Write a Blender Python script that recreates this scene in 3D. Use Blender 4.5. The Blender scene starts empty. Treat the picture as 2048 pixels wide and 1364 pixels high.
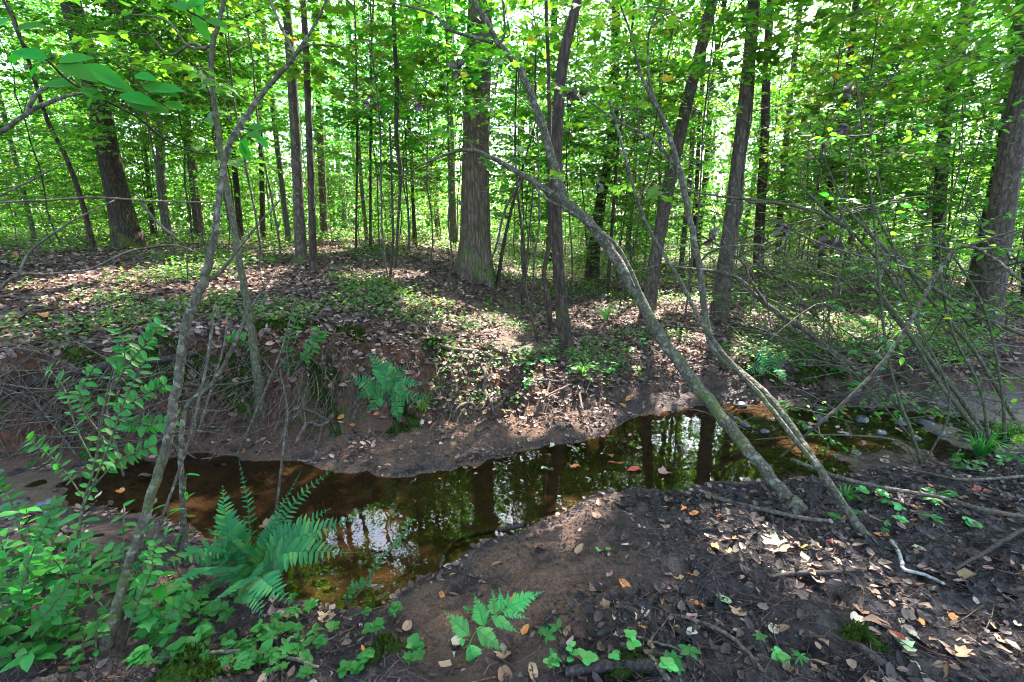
import bpy, math, random
import numpy as np
from mathutils import Vector, Matrix

# ------------------------------------------------------------------ camera, sky, sun, exposure
scene = bpy.context.scene
COL = scene.collection
R = math.radians
PITCH, FPX, CAMZ = R(14.0), 910.0, 1.5
SP, CP = math.sin(PITCH), math.cos(PITCH)
cam = bpy.data.cameras.new('camera'); cam.lens = 16.0; cam.sensor_width = 36.0
cam.clip_start = 0.02; cam.clip_end = 600
cam.dof.use_dof = False
camo = bpy.data.objects.new('camera', cam); COL.objects.link(camo)
camo.location = (0, 0, CAMZ); camo.rotation_euler = (R(90) - PITCH, 0, 0)
scene.camera = camo
SUN_EL, SUN_AZ = R(54), R(26)          # azimuth measured clockwise from +Y (ahead), sun stands ahead and to the right
S_DIR = np.array([math.sin(SUN_AZ) * math.cos(SUN_EL), math.cos(SUN_AZ) * math.cos(SUN_EL), math.sin(SUN_EL)])
world = bpy.data.worlds.new('World'); scene.world = world; world.use_nodes = True
wn, wl = world.node_tree.nodes, world.node_tree.links
sky = wn.new('ShaderNodeTexSky'); sky.sky_type = 'NISHITA'; sky.sun_disc = False
sky.sun_elevation = SUN_EL; sky.sun_rotation = SUN_AZ; sky.air_density = 1.0; sky.dust_density = 2.5; sky.ozone_density = 1.0
wn['Background'].inputs[1].default_value = 0.15
wl.new(sky.outputs[0], wn['Background'].inputs[0])
sl = bpy.data.lights.new('sun', 'SUN'); sl.energy = 4.1; sl.angle = R(0.53); sl.color = (1.0, 0.95, 0.86)
so = bpy.data.objects.new('sun', sl); COL.objects.link(so)
so.rotation_euler = Vector(S_DIR.tolist()).to_track_quat('Z', 'Y').to_euler(); so.location = (6, 10, 30)
scene.view_settings.view_transform = 'Standard'; scene.view_settings.look = 'None'
scene.view_settings.exposure = 3.55; scene.view_settings.gamma = 1.0
scene.view_settings.use_curve_mapping = False
scene.render.engine = 'CYCLES'
cy = scene.cycles
cy.use_denoising = True; cy.denoising_prefilter = 'ACCURATE'; cy.filter_width = 1.05; cy.max_bounces = 8; cy.diffuse_bounces = 4; cy.glossy_bounces = 3
cy.transmission_bounces = 6; cy.transparent_max_bounces = 8; cy.sample_clamp_indirect = 2.0; cy.sample_clamp_direct = 4.0; cy.use_adaptive_sampling = False
cy.caustics_reflective = False; cy.caustics_refractive = False

rng = np.random.default_rng(11)
random.seed(11)

# ------------------------------------------------------------------ helpers: view geometry
def ray(u, v):
    a, b = u - 1024.0, 682.0 - v
    return np.array([a, FPX * CP + b * SP, -FPX * SP + b * CP])
def W(u, v, Y):                       # the point at distance Y ahead that stands where the photograph shows (u, v)
    d = ray(u, v); return np.array([d[0], d[1], d[2]]) * (Y / d[1]) + np.array([0, 0, CAMZ])
def wide_r(u, w, d):                  # radius of a stem w pixels wide, allowing for the lens's stretch off its axis
    return w / 2 * d / FPX / math.sqrt(1 + ((u - 1024) / FPX) ** 2)
def depth(p):
    return p[1] * CP - (p[2] - CAMZ) * SP

# ------------------------------------------------------------------ helpers: noise
def _h(ix, iy, s):
    n = (ix.astype(np.int64) * 374761393 + iy.astype(np.int64) * 668265263 + s * 974634777) & 0x7fffffff
    n = ((n ^ (n >> 13)) * 1274126177) & 0x7fffffff
    n = n ^ (n >> 16)
    return (n & 0xffff) / 65535.0
def vnoise(x, y, s=0):
    x = np.asarray(x, float); y = np.asarray(y, float)
    ix, iy = np.floor(x), np.floor(y); fx, fy = x - ix, y - iy
    fx = fx * fx * (3 - 2 * fx); fy = fy * fy * (3 - 2 * fy)
    a, b = _h(ix, iy, s), _h(ix + 1, iy, s); c, d = _h(ix, iy + 1, s), _h(ix + 1, iy + 1, s)
    return (a + (b - a) * fx) * (1 - fy) + (c + (d - c) * fx) * fy
def fbm(x, y, o=4, s=0):
    r, a, f = 0, 0.5, 1.0
    for k in range(o):
        r = r + a * (vnoise(x * f + 17.3 * k, y * f - 9.1 * k, s + k) - 0.5); a *= 0.5; f *= 2.03
    return r
def sstep(a, b, x):
    t = np.clip((x - a) / (b - a), 0, 1); return t * t * (3 - 2 * t)

# ------------------------------------------------------------------ the lie of the land (water level z = 0)
def flat(uvs):
    o = []
    for u, v in uvs:
        d = ray(u, v); t = -CAMZ / d[2]; o.append((d[0] * t, d[1] * t))
    o.sort(); return np.array(o)
NEAR = flat([(-260, 1030), (0, 1032), (150, 1018), (300, 1035), (420, 1100), (560, 1215), (740, 1232), (800, 1190), (880, 1150), (960, 1090), (1050, 1062),
             (1120, 1030), (1190, 985), (1290, 985), (1400, 975), (1560, 965), (1700, 950), (1900, 925), (2048, 900), (2300, 895)])
FAR = flat([(-260, 985), (0, 962), (200, 930), (420, 903), (560, 915), (660, 934), (760, 948), (860, 944), (960, 926), (1060, 898), (1160, 880), (1210, 865),
            (1270, 830), (1350, 815), (1420, 808), (1600, 800), (1900, 822), (2048, 835), (2300, 845)])
def HB(x, y):
    x = np.asarray(x, float); y = np.asarray(y, float)
    wob = fbm(x * 1.7, y * 0.4, 3, 5) * 0.22
    yn = np.interp(x, NEAR[:, 0], NEAR[:, 1]) + fbm(x * 3, y * 0.2, 3, 3) * 0.14 + fbm(x * 13, y * 9, 3, 13) * .10
    yf = np.interp(x, FAR[:, 0], FAR[:, 1]) + fbm(x * 3, y * 0.2, 3, 4) * 0.12 + fbm(x * 13, y * 9, 3, 14) * .10
    yf = np.maximum(yf, yn + 0.25)
    yb = np.interp(x, [-4, -2.7, -2.1, -1.45, -.8, 0, .6, 1.2, 2, 4], [2.45, 2.74, 2.92, 2.92, 3.12, 3.3, 3.5, 3.8, 3.98, 3.88]) + wob * .8
    yb = np.maximum(yb, yf + 0.05)
    yc = yb + np.interp(x, [-4, -1.5, -.6, .3, 1, 2.5], [.20, .22, .55, .6, .35, .3]) * (1 + fbm(x * 2.2, y * .5, 2, 8) * .6)
    zc = np.interp(x, [-4, -2.5, -1.5, -.6, .1, .8, 2, 4], [.66, .72, .76, .52, .34, .26, .25, .28]) + fbm(x * 1.3, y * .2, 3, 9) * .12
    # near bank
    d = np.clip(yn - y, 0, None)
    zn = .012 + .10 * (1 - np.exp(-d / .55)) + .10 * sstep(-.5, -2.0, x) * sstep(0, .5, d) + .08 * sstep(2.2, 3.6, x) * sstep(0, .6, d)
    # channel
    t = np.clip((y - yn) / (yf - yn), 0, 1)
    dep = np.interp(x, [-4, -2, -1.4, -.9, .6, 1.3, 1.9, 2.6, 4], [.012, .02, .05, .10, .12, .07, .035, .018, .015])
    zw = -dep * (4 * t * (1 - t)) ** .7 + .012 * (1 - (4 * t * (1 - t)))
    zw = zw + (sstep(1.2, 2.2, x) * .10 + sstep(-1.5, -2.2, x) * .09) * fbm(x * 4, y * 4, 3, 21)
    # bar and bank face
    tb = np.clip((y - yf) / (yb - yf), 0, 1)
    zb = .012 + .06 * tb ** .7
    tf = np.clip((y - yb) / (yc - yb), 0, 1)
    zfc = .072 + (zc - .072) * (tf ** .55 * .6 + sstep(0, 1, tf) * .4)
    # beyond the crest
    q = np.clip(y - yc, 0, None)
    left = sstep(1.0 + .06 * (y - 4), -2.5 - .05 * (y - 4), x)
    zp = .36 + .78 * left + .004 * np.clip(y - 12, 0, 60)
    zpl = zc + (zp - zc) * (1 - np.exp(-q / 2.8))
    zpl = zpl + .10 * np.exp(-(((x + .62) / .8) ** 2 + ((y - 7.6) / .9) ** 2)) * sstep(.3, 1.2, q)
    z = np.where(y < yn, zn, np.where(y < yf, zw, np.where(y < yb, zb, np.where(y < yc, zfc, zpl))))
    return z, dict(yn=yn, yf=yf, yb=yb, yc=yc, tf=tf, d=d, q=q, t=t, left=left)
def H(x, y, fine=True):
    z, m = HB(x, y)
    x = np.asarray(x, float); y = np.asarray(y, float)
    z = z + fbm(x * .9, y * .9, 3, 31) * .10 * sstep(0, 1.5, m['q']) + fbm(x * .25, y * .25, 2, 37) * .5 * sstep(6, 20, m['q'])
    if fine:
        amp = np.where(y < m['yn'], .075 * sstep(0, .3, m['d']) + .010, np.where(y < m['yf'], .016, np.where(y < m['yb'], .05, np.where(y < m['yc'], .24, .08))))
        z = z + np.where(y < m['yn'], fbm(x * 8, y * 8, 3, 53) * .085 * sstep(.03, .35, m['d']), 0)
        z = z + fbm(x * 5, y * 5, 4, 41) * amp + fbm(x * 17, y * 17, 3, 47) * amp * .62 - np.clip(fbm(x * 11, y * 11, 2, 49) - .12, 0, 1) * amp * .8
    return z
def G(u, v, lift=0.0):                # where the sight line through (u, v) meets the ground
    d = ray(u, v); d = d / d[1]
    ys = np.concatenate([np.arange(.3, 6, .01), 6 * 1.01 ** np.arange(0, 230)])
    zz = CAMZ + d[2] * ys; gg = H(d[0] * ys, ys)
    k = np.argmax(zz < gg)
    if not (zz < gg).any(): k = len(ys) - 1
    y = ys[k]
    return np.array([d[0] * y, y, float(H(d[0] * y, y)) + lift])

# ------------------------------------------------------------------ helpers: meshes and objects
class MB:
    def __init__(s): s.v, s.f, s.m, s.n = [], [], [], 0
    def add(s, V, F, mat=0):
        V = np.asarray(V, np.float32).reshape(-1, 3); s.v.append(V)
        for f in (F if isinstance(F, list) else [F]):
            f = np.asarray(f, np.int32)
            if f.size: s.f.append(f + s.n); s.m.append(mat)
        s.n += len(V); return s
    def mesh(s, name, mats, smooth=True, origin=None):
        V = np.concatenate(s.v) if s.v else np.zeros((0, 3), np.float32)
        if origin is not None: V = V - np.asarray(origin, np.float32)
        me = bpy.data.meshes.new(name)
        me.vertices.add(len(V)); me.vertices.foreach_set('co', V.ravel().astype(np.float32))
        idx = np.concatenate([f.ravel() for f in s.f]); tot = np.concatenate([np.full(len(f), f.shape[1], np.int32) for f in s.f])
        me.loops.add(len(idx)); me.loops.foreach_set('vertex_index', idx.astype(np.int32))
        me.polygons.add(len(tot)); st = np.concatenate([[0], np.cumsum(tot)[:-1]]).astype(np.int32)
        me.polygons.foreach_set('loop_start', st)
        try: me.polygons.foreach_set('loop_total', tot)
        except Exception: pass
        me.polygons.foreach_set('use_smooth', np.full(len(tot), smooth, bool))
        for m in (mats if isinstance(mats, list) else [mats]): me.materials.append(m)
        if isinstance(mats, list) and len(mats) > 1:
            me.polygons.foreach_set('material_index', np.concatenate([np.full(len(f), k, np.int32) for f, k in zip(s.f, s.m)]))
        me.update(calc_edges=True); return me
def link(name, me, parent=None, loc=None):
    o = bpy.data.objects.new(name, me); COL.objects.link(o)
    if parent is not None: o.parent = parent
    if loc is not None: o.location = [float(c) for c in loc]
    return o
def tag(o, label=None, cat=None, group=None, kind=None):
    if label: o['label'] = label
    if cat: o['category'] = cat
    if group: o['group'] = group
    if kind: o['kind'] = kind
    return o
def thing(name, label, cat, loc, group=None, rotz=0.0):
    o = bpy.data.objects.new(name, None); COL.objects.link(o); o.empty_display_size = .1
    o.location = [float(c) for c in loc]; o.rotation_euler = (0, 0, rotz)
    return tag(o, label, cat, group)
def norm(a):
    a = np.asarray(a, float); return a / np.maximum(np.linalg.norm(a, axis=-1, keepdims=True), 1e-9)
def spline(pts, n):                   # Catmull-Rom through points of any dimension
    P = np.asarray(pts, float)
    if len(P) == 2: return P[0] + (P[1] - P[0]) * np.linspace(0, 1, n)[:, None]
    P = np.vstack([2 * P[0] - P[1], P, 2 * P[-1] - P[-2]])
    t = np.linspace(0, len(P) - 3 - 1e-6, n); k = t.astype(int); f = (t - k)[:, None]
    a, b, c, d = P[k], P[k + 1], P[k + 2], P[k + 3]
    return .5 * (2 * b + (c - a) * f + (2 * a - 5 * b + 4 * c - d) * f ** 2 + (3 * b - a - 3 * c + d) * f ** 3)
def tube(pts, rad, sides=8, rough=0.0, seed=0, cap=True):
    P = np.asarray(pts, float); n = len(P); r = np.broadcast_to(np.asarray(rad, float), (n,))
    T = norm(np.gradient(P, axis=0)); a = np.array([1., 0, 0]) if abs(T[0][0]) < .8 else np.array([0, 1., 0])
    N = np.zeros_like(P)
    for i in range(n):
        a = a - T[i] * a.dot(T[i]); a = a / max(np.linalg.norm(a), 1e-9); N[i] = a
    B = np.cross(T, N); th = np.arange(sides) / sides * 2 * np.pi
    rr = np.repeat(r[:, None], sides, 1)
    if rough:
        L = np.concatenate([[0], np.cumsum(np.linalg.norm(np.diff(P, axis=0), axis=1))])
        rm = max(float(r.max()), 1e-4)
        rr = rr * (1 + rough * 2 * fbm(np.repeat(L[:, None], sides, 1) / (rm * 6) + seed * 7.7, np.cos(th)[None] * 1.3 + np.sin(th)[None] * .7 + 3 + 0 * rr, 3, seed))
    V = P[:, None] + rr[..., None] * (np.cos(th)[None, :, None] * N[:, None] + np.sin(th)[None, :, None] * B[:, None])
    V = V.reshape(-1, 3); i = np.arange(n - 1)[:, None] * sides; j = np.arange(sides)[None]; k = (j + 1) % sides
    F = np.stack([i + j, i + k, i + sides + k, i + sides + j], -1).reshape(-1, 4)
    if cap:
        V = np.vstack([V, P[-1] + T[-1] * r[-1] * .6]); e = (n - 1) * sides; jj = np.arange(sides)
        return V, [F, np.stack([e + jj, e + (jj + 1) % sides, np.full(sides, len(V) - 1)], -1)]
    return V, [F]

# ------------------------------------------------------------------ helpers: leaves
def fan(outline, zf):
    o = np.array(outline, float); c = np.array([[0, .42]])
    V2 = np.vstack([c, o]); n = len(o)
    V = np.column_stack([V2, zf(V2)]); j = np.arange(n)
    return V, np.stack([np.zeros(n, int), 1 + j, 1 + (j + 1) % n], -1)
_m = [(.03, 0), (.24, -.05), (.40, .06), (.33, .2), (.58, .42), (.40, .46), (.36, .6), (.17, .57)]
MAPLE = fan(_m + [(0, 1.0)] + [(-x, y) for x, y in _m[::-1]], lambda p: .22 * np.abs(p[:, 0]) - .12 * p[:, 1] ** 2)
_o = [(.02, 0), (.17, .18), (.24, .42), (.17, .72)]
OVAL = fan(_o + [(0, 1.0)] + [(-x, y) for x, y in _o[::-1]], lambda p: .25 * np.abs(p[:, 0]) - .15 * p[:, 1] ** 2)
_l = [(.01, 0), (.09, .2), (.11, .45), (.07, .78)]
LANCE = fan(_l + [(0, 1.0)] + [(-x, y) for x, y in _l[::-1]], lambda p: .25 * np.abs(p[:, 0]) - .2 * p[:, 1] ** 2)
_r = [(.02, 0), (.3, .02), (.42, .3), (.36, .62), (.18, .88)]
ROUND = fan(_r + [(0, .96)] + [(-x, y) for x, y in _r[::-1]], lambda p: .12 * np.abs(p[:, 0]) - .1 * p[:, 1] ** 2)
_k = [(.02, 0), (.10, .15), (.22, .22), (.12, .34), (.30, .48), (.15, .56), (.22, .74), (.09, .8)]
OAK = fan(_k + [(0, 1.0)] + [(-x, y) for x, y in _k[::-1]], lambda p: .3 * np.abs(p[:, 0]) - .2 * p[:, 1] ** 2 + .1 * np.sin(p[:, 1] * 9))
# lighter leaf for crowns seen from afar: a pointed lobed blade of six triangles
_s = [(.02, 0), (.42, .25), (.2, .55)]
SIMPLE = fan(_s + [(0, 1.0)] + [(-x, y) for x, y in _s[::-1]], lambda p: .2 * np.abs(p[:, 0]) - .1 * p[:, 1])
KITE = (np.array([[0, 0, 0], [.42, .35, .1], [0, 1, -.08], [-.42, .35, .1], [0, .45, -.02]]), np.array([[0, 1, 4], [1, 2, 4], [2, 3, 4], [3, 0, 4]]))
CURL = (np.array([[0, 0, .05], [.3, .25, .16], [.05, .4, 0], [-.28, .3, .12], [.24, .7, .2], [-.2, .72, .1], [.0, 1., .18]]),
        np.array([[0, 1, 2], [0, 2, 3], [1, 4, 2], [2, 5, 3], [2, 4, 6], [2, 6, 5]]))
def leafset(tpl, P, D, N, S):
    V, F = tpl; P = np.asarray(P, float); n = len(P)
    D = norm(D); N = np.asarray(N, float); N = norm(N - D * (N * D).sum(-1, keepdims=True)); X = np.cross(D, N)
    S = np.broadcast_to(np.asarray(S, float), (n,))[:, None, None]
    VV = P[:, None] + S * (V[None, :, 0:1] * X[:, None] + V[None, :, 1:2] * D[:, None] + V[None, :, 2:3] * N[:, None])
    FF = (F[None] + (np.arange(n) * len(V))[:, None, None]).reshape(-1, 3)
    return VV.reshape(-1, 3), FF
def twigleaves(r, a, b, gap, size, up=(0, 0, 1), spread=.9, tilt=.35, end=True):
    """leaves set alternately along a twig a-b; returns P, D, N, S"""
    a, b = np.asarray(a, float), np.asarray(b, float); L = np.linalg.norm(b - a); n = max(2, int(L / gap))
    t = (np.arange(n) + .6) / n; P = a + (b - a) * t[:, None]; T = norm(b - a); up = np.asarray(up, float)
    sd = norm(np.cross(T, up)); sg = np.where(np.arange(n) % 2 == 0, 1, -1)[:, None]
    D = T * .55 + sd * sg * spread + r.normal(0, .22, (n, 3)); D[:, 2] -= .25
    if end: D[-1] = T + r.normal(0, .1, 3)
    N = up + r.normal(0, tilt, (n, 3))
    return P + r.normal(0, .01, (n, 3)), D, N, size * r.uniform(.7, 1.25, n)

# ------------------------------------------------------------------ materials
def mat(name):
    m = bpy.data.materials.new(name); m.use_nodes = True
    nt = m.node_tree; return m, nt.nodes, nt.links, nt.nodes['Principled BSDF']
def ramp(n, stops, interp='LINEAR'):
    r = n.new('ShaderNodeValToRGB'); e = r.color_ramp.elements; r.color_ramp.interpolation = interp
    while len(e) < len(stops): e.new(.5)
    for el, (p, c) in zip(e, stops): el.position = p; el.color = (*c, 1)
    return r
def mixc(n, l, a, b, fac, mode='MIX'):
    x = n.new('ShaderNodeMix'); x.data_type = 'RGBA'; x.blend_type = mode
    for i, s in ((6, a), (7, b), (0, fac)):
        if hasattr(s, 'is_linked') or hasattr(s, 'links'): l.new(s, x.inputs[i])
        elif i == 0: x.inputs[0].default_value = s
        else: x.inputs[i].default_value = (*s, 1)
    return x.outputs[2]
def noise(n, l, scale, detail=5, rough=.6, vec=None, dist=0):
    t = n.new('ShaderNodeTexNoise'); t.inputs['Scale'].default_value = scale; t.inputs['Detail'].default_value = detail
    t.inputs['Roughness'].default_value = rough; t.inputs['Distortion'].default_value = dist
    if vec is not None: l.new(vec, t.inputs['Vector'])
    return t.outputs['Fac']
def objvec(n, l, scale=(1, 1, 1), world=False):
    c = n.new('ShaderNodeNewGeometry' if world else 'ShaderNodeTexCoord'); mp = n.new('ShaderNodeMapping'); mp.inputs['Scale'].default_value = scale
    l.new(c.outputs['Position' if world else 'Object'], mp.inputs[0]); return mp.outputs[0]
def leafmat(name, stops, trans, tfac=.5, rough=.45, spec=.4, hue=.02):
    m, n, l, b = mat(name)
    g = n.new('ShaderNodeNewGeometry'); r = ramp(n, stops); l.new(g.outputs['Random Per Island'], r.inputs[0])
    oi = n.new('ShaderNodeObjectInfo'); hs = n.new('ShaderNodeHueSaturation')
    mr = n.new('ShaderNodeMapRange'); mr.inputs[3].default_value = .5 - hue; mr.inputs[4].default_value = .5 + hue
    l.new(oi.outputs['Random'], mr.inputs[0]); l.new(mr.outputs[0], hs.inputs['Hue'])
    mv = n.new('ShaderNodeMapRange'); mv.inputs[3].default_value = .8; mv.inputs[4].default_value = 1.2
    l.new(oi.outputs['Random'], mv.inputs[0]); l.new(mv.outputs[0], hs.inputs['Value'])
    nz = noise(n, l, 60, 3, .6, objvec(n, l)); dark = mixc(n, l, r.outputs[0], (.6, .62, .5), nz, 'MULTIPLY')
    l.new(dark, hs.inputs['Color']); l.new(hs.outputs[0], b.inputs['Base Color'])
    b.inputs['Roughness'].default_value = rough; b.inputs['Specular IOR Level'].default_value = spec
    tr = n.new('ShaderNodeBsdfTranslucent'); tc = mixc(n, l, hs.outputs[0], trans, 1.0, 'MULTIPLY')
    l.new(tc, tr.inputs[0]); mx = n.new('ShaderNodeMixShader'); mx.inputs[0].default_value = tfac
    l.new(b.outputs[0], mx.inputs[1]); l.new(tr.outputs[0], mx.inputs[2]); l.new(mx.outputs[0], n['Material Output'].inputs[0])
    return m
GREENS = [(0, (.034, .125, .018)), (.4, (.066, .19, .024)), (.75, (.12, .25, .026)), (.97, (.16, .26, .025)), (1, (.34, .2, .035))]
M = {}
M['leaf'] = leafmat('understory leaf', GREENS, (2.0, 2.3, 1.1), .55, hue=.028)
M['canopy'] = leafmat('canopy leaf', [(0, (.03, .115, .018)), (.6, (.055, .18, .022)), (1, (.10, .23, .028))], (2.0, 2.2, 1.1), .55)
M['nearleaf'] = leafmat('near leaf', [(0, (.022, .12, .022)), (.6, (.038, .185, .03)), (.93, (.10, .31, .03)), (1, (.25, .27, .03))], (1.8, 2.0, .8), .42, .5, .3)
M['bigleaf'] = leafmat('broad leaf', [(0, (.02, .19, .025)), (1, (.06, .30, .03))], (1.6, 2.0, .7), .5, .6, .15)
M['fern'] = leafmat('fern green', [(0, (.022, .14, .05)), (.6, (.036, .20, .065)), (.92, (.08, .25, .06)), (1, (.16, .15, .04))], (1.5, 2.0, .8), .35, .5, .2, .01)
M['limefern'] = leafmat('pale fern green', [(0, (.06, .30, .06)), (1, (.10, .40, .08))], (1.5, 1.8, .8), .25, .5)
M['cover'] = leafmat('ground cover leaf', [(0, (.03, .10, .02)), (.5, (.06, .16, .03)), (.85, (.12, .23, .03)), (1, (.22, .27, .05))], (2.0, 2.0, .9), .4)
M['litter'] = leafmat('leaf litter', [(0, (0.0379, 0.0203, 0.0162)), (.35, (0.1058, 0.0580, 0.0459)), (.65, (0.1966, 0.1215, 0.0985)), (.88, (0.3326, 0.2228, 0.1890)), (.97, (0.4838, 0.3240, 0.2700)), (1, (0.5141, 0.1485, 0.0405))], (1, .9, .8), .12, .6, .3, .0)
M['moss'] = leafmat('moss', [(0, (.018, .036, .005)), (.6, (.036, .064, .008)), (1, (.07, .10, .012))], (1.3, 1.3, .8), .3, .8, .1, .01)
def drymat(name, c):
    m, n, l, b = mat(name); v = objvec(n, l)
    nz = noise(n, l, 35, 6, .65, v); r = ramp(n, [(.3, tuple(x * .55 for x in c)), (.55, c), (.8, tuple(min(1, x * 1.35) for x in c))])
    l.new(nz, r.inputs[0]); l.new(r.outputs[0], b.inputs['Base Color']); b.inputs['Roughness'].default_value = .55
    bp = n.new('ShaderNodeBump'); bp.inputs['Strength'].default_value = .4; bp.inputs['Distance'].default_value = .004
    l.new(noise(n, l, 90, 4, .6, v), bp.inputs['Height']); l.new(bp.outputs[0], b.inputs['Normal'])
    return m
DRY = dict(tan=(.32, .19, .105), brown=(.17, .085, .042), orange=(.5, .17, .035), red=(.42, .05, .03), cream=(.46, .38, .25), pink=(.32, .15, .13), yellow=(.5, .33, .07), green=(.11, .3, .07), grey=(.16, .14, .12), dark=(.07, .045, .035), palegreen=(.3, .4, .2))
for k, c in DRY.items(): M['dry_' + k] = drymat('dry leaf ' + k, c)
def barkmat(name, c0, c1, zs=.22, scale=22, lichen=0.0, moss=0.0, bump=.7, dist=.012):
    m, n, l, b = mat(name); v = objvec(n, l, (1, 1, zs))
    a = noise(n, l, scale, 6, .65, v, .4); vo = n.new('ShaderNodeTexVoronoi'); vo.feature = 'DISTANCE_TO_EDGE'; vo.inputs['Scale'].default_value = scale * .9
    l.new(v, vo.inputs['Vector'])
    r = ramp(n, [(.25, tuple(x * .45 for x in c0)), (.5, c0), (.72, c1)]); l.new(a, r.inputs[0])
    col = mixc(n, l, r.outputs[0], (.35, .33, .3), 0.0)
    pat = ramp(n, [(.0, (.35, .35, .35)), (.25, (1, 1, 1))]); l.new(vo.outputs['Distance'], pat.inputs[0])
    col = mixc(n, l, col, pat.outputs[0], .7, 'MULTIPLY')
    v2 = objvec(n, l)
    if lichen:
        q = ramp(n, [(.62 - lichen * .12, (0, 0, 0)), (.68 - lichen * .12, (1, 1, 1))]); l.new(noise(n, l, 24, 6, .75, v2), q.inputs[0])
        col = mixc(n, l, col, (.165, .155, .118), q.outputs[0])
    if moss:
        q = ramp(n, [(.5, (0, 0, 0)), (.6, (1, 1, 1))]); l.new(noise(n, l, 5, 5, .7, v2), q.inputs[0])
        sx = n.new('ShaderNodeSeparateXYZ'); tc = n.new('ShaderNodeTexCoord'); l.new(tc.outputs['Object'], sx.inputs[0])
        mr = n.new('ShaderNodeMapRange'); mr.inputs[1].default_value = 0; mr.inputs[2].default_value = moss; mr.inputs[3].default_value = 1.0; mr.inputs[4].default_value = .12
        l.new(sx.outputs[2], mr.inputs[0]); mm = n.new('ShaderNodeMath'); mm.operation = 'MULTIPLY'; l.new(q.outputs[0], mm.inputs[0]); l.new(mr.outputs[0], mm.inputs[1])
        col = mixc(n, l, col, (.07, .095, .018), mm.outputs[0])
    l.new(col, b.inputs['Base Color']); b.inputs['Roughness'].default_value = .85; b.inputs['Specular IOR Level'].default_value = .25
    ad = n.new('ShaderNodeMath'); ad.operation = 'ADD'; l.new(a, ad.inputs[0]); l.new(pat.outputs[0], ad.inputs[1])
    bp = n.new('ShaderNodeBump'); bp.inputs['Strength'].default_value = bump; bp.inputs['Distance'].default_value = dist
    l.new(ad.outputs[0], bp.inputs['Height']); l.new(bp.outputs[0], b.inputs['Normal'])
    return m
M['ridged'] = barkmat('ridged grey bark', (0.119, 0.083, 0.059), (0.209, 0.159, 0.117), .24, 24, 0, .9, 1.0, .02)
M['farbark_lit'] = barkmat('far lit grey bark', (0.130, 0.110, 0.090), (0.240, 0.210, 0.170), .3, 24, .3, 0, .8, .015)  # paler copy of the grey bark: the far trunks' brighter light put into colour
M['rough'] = barkmat('rough dark bark', (0.052, 0.033, 0.023), (0.103, 0.069, 0.051), .3, 24, .1, .6, .9, .015)
M['greybark'] = barkmat('grey brown bark', (0.085, 0.061, 0.047), (0.155, 0.116, 0.094), .3, 26, .35, .5, .8, .012)
M['smooth'] = barkmat('smooth grey bark', (0.084, 0.069, 0.046), (0.142, 0.119, 0.080), .6, 45, .7, 1.0, .8, .006)
M['dead'] = barkmat('dead wood', (0.095, 0.073, 0.053), (0.183, 0.153, 0.118), .5, 60, .55, 0, .4, .003)
M['wetwood'] = barkmat('wet dark wood', (0.040, 0.028, 0.024), (0.088, 0.068, 0.060), .5, 60, 0, 0, .5, .004)
M['bleached'] = barkmat('bleached stick', (.3, .28, .26), (.48, .46, .43), .5, 50, 0, 0, .3, .002)
M['root'] = barkmat('bare root', (0.098, 0.064, 0.049), (0.180, 0.135, 0.112), .5, 50, 0, 0, .5, .004)
M['stem'] = barkmat('green brown stem', (.08, .075, .04), (.16, .15, .085), .5, 60, .2, 0, .3, .002)
def stonemat():
    m, n, l, b = mat('wet stone'); v = objvec(n, l, world=True)
    r = ramp(n, [(.3, (.02, .022, .028)), (.6, (.06, .06, .068)), (.8, (.13, .11, .1))]); l.new(noise(n, l, 14, 6, .65, v), r.inputs[0]); l.new(r.outputs[0], b.inputs['Base Color'])
    b.inputs['Roughness'].default_value = .42; bp = n.new('ShaderNodeBump'); bp.inputs['Distance'].default_value = .006; bp.inputs['Strength'].default_value = .6
    l.new(noise(n, l, 60, 5, .6, v), bp.inputs['Height']); l.new(bp.outputs[0], b.inputs['Normal']); return m
M['stone'] = stonemat()
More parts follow.
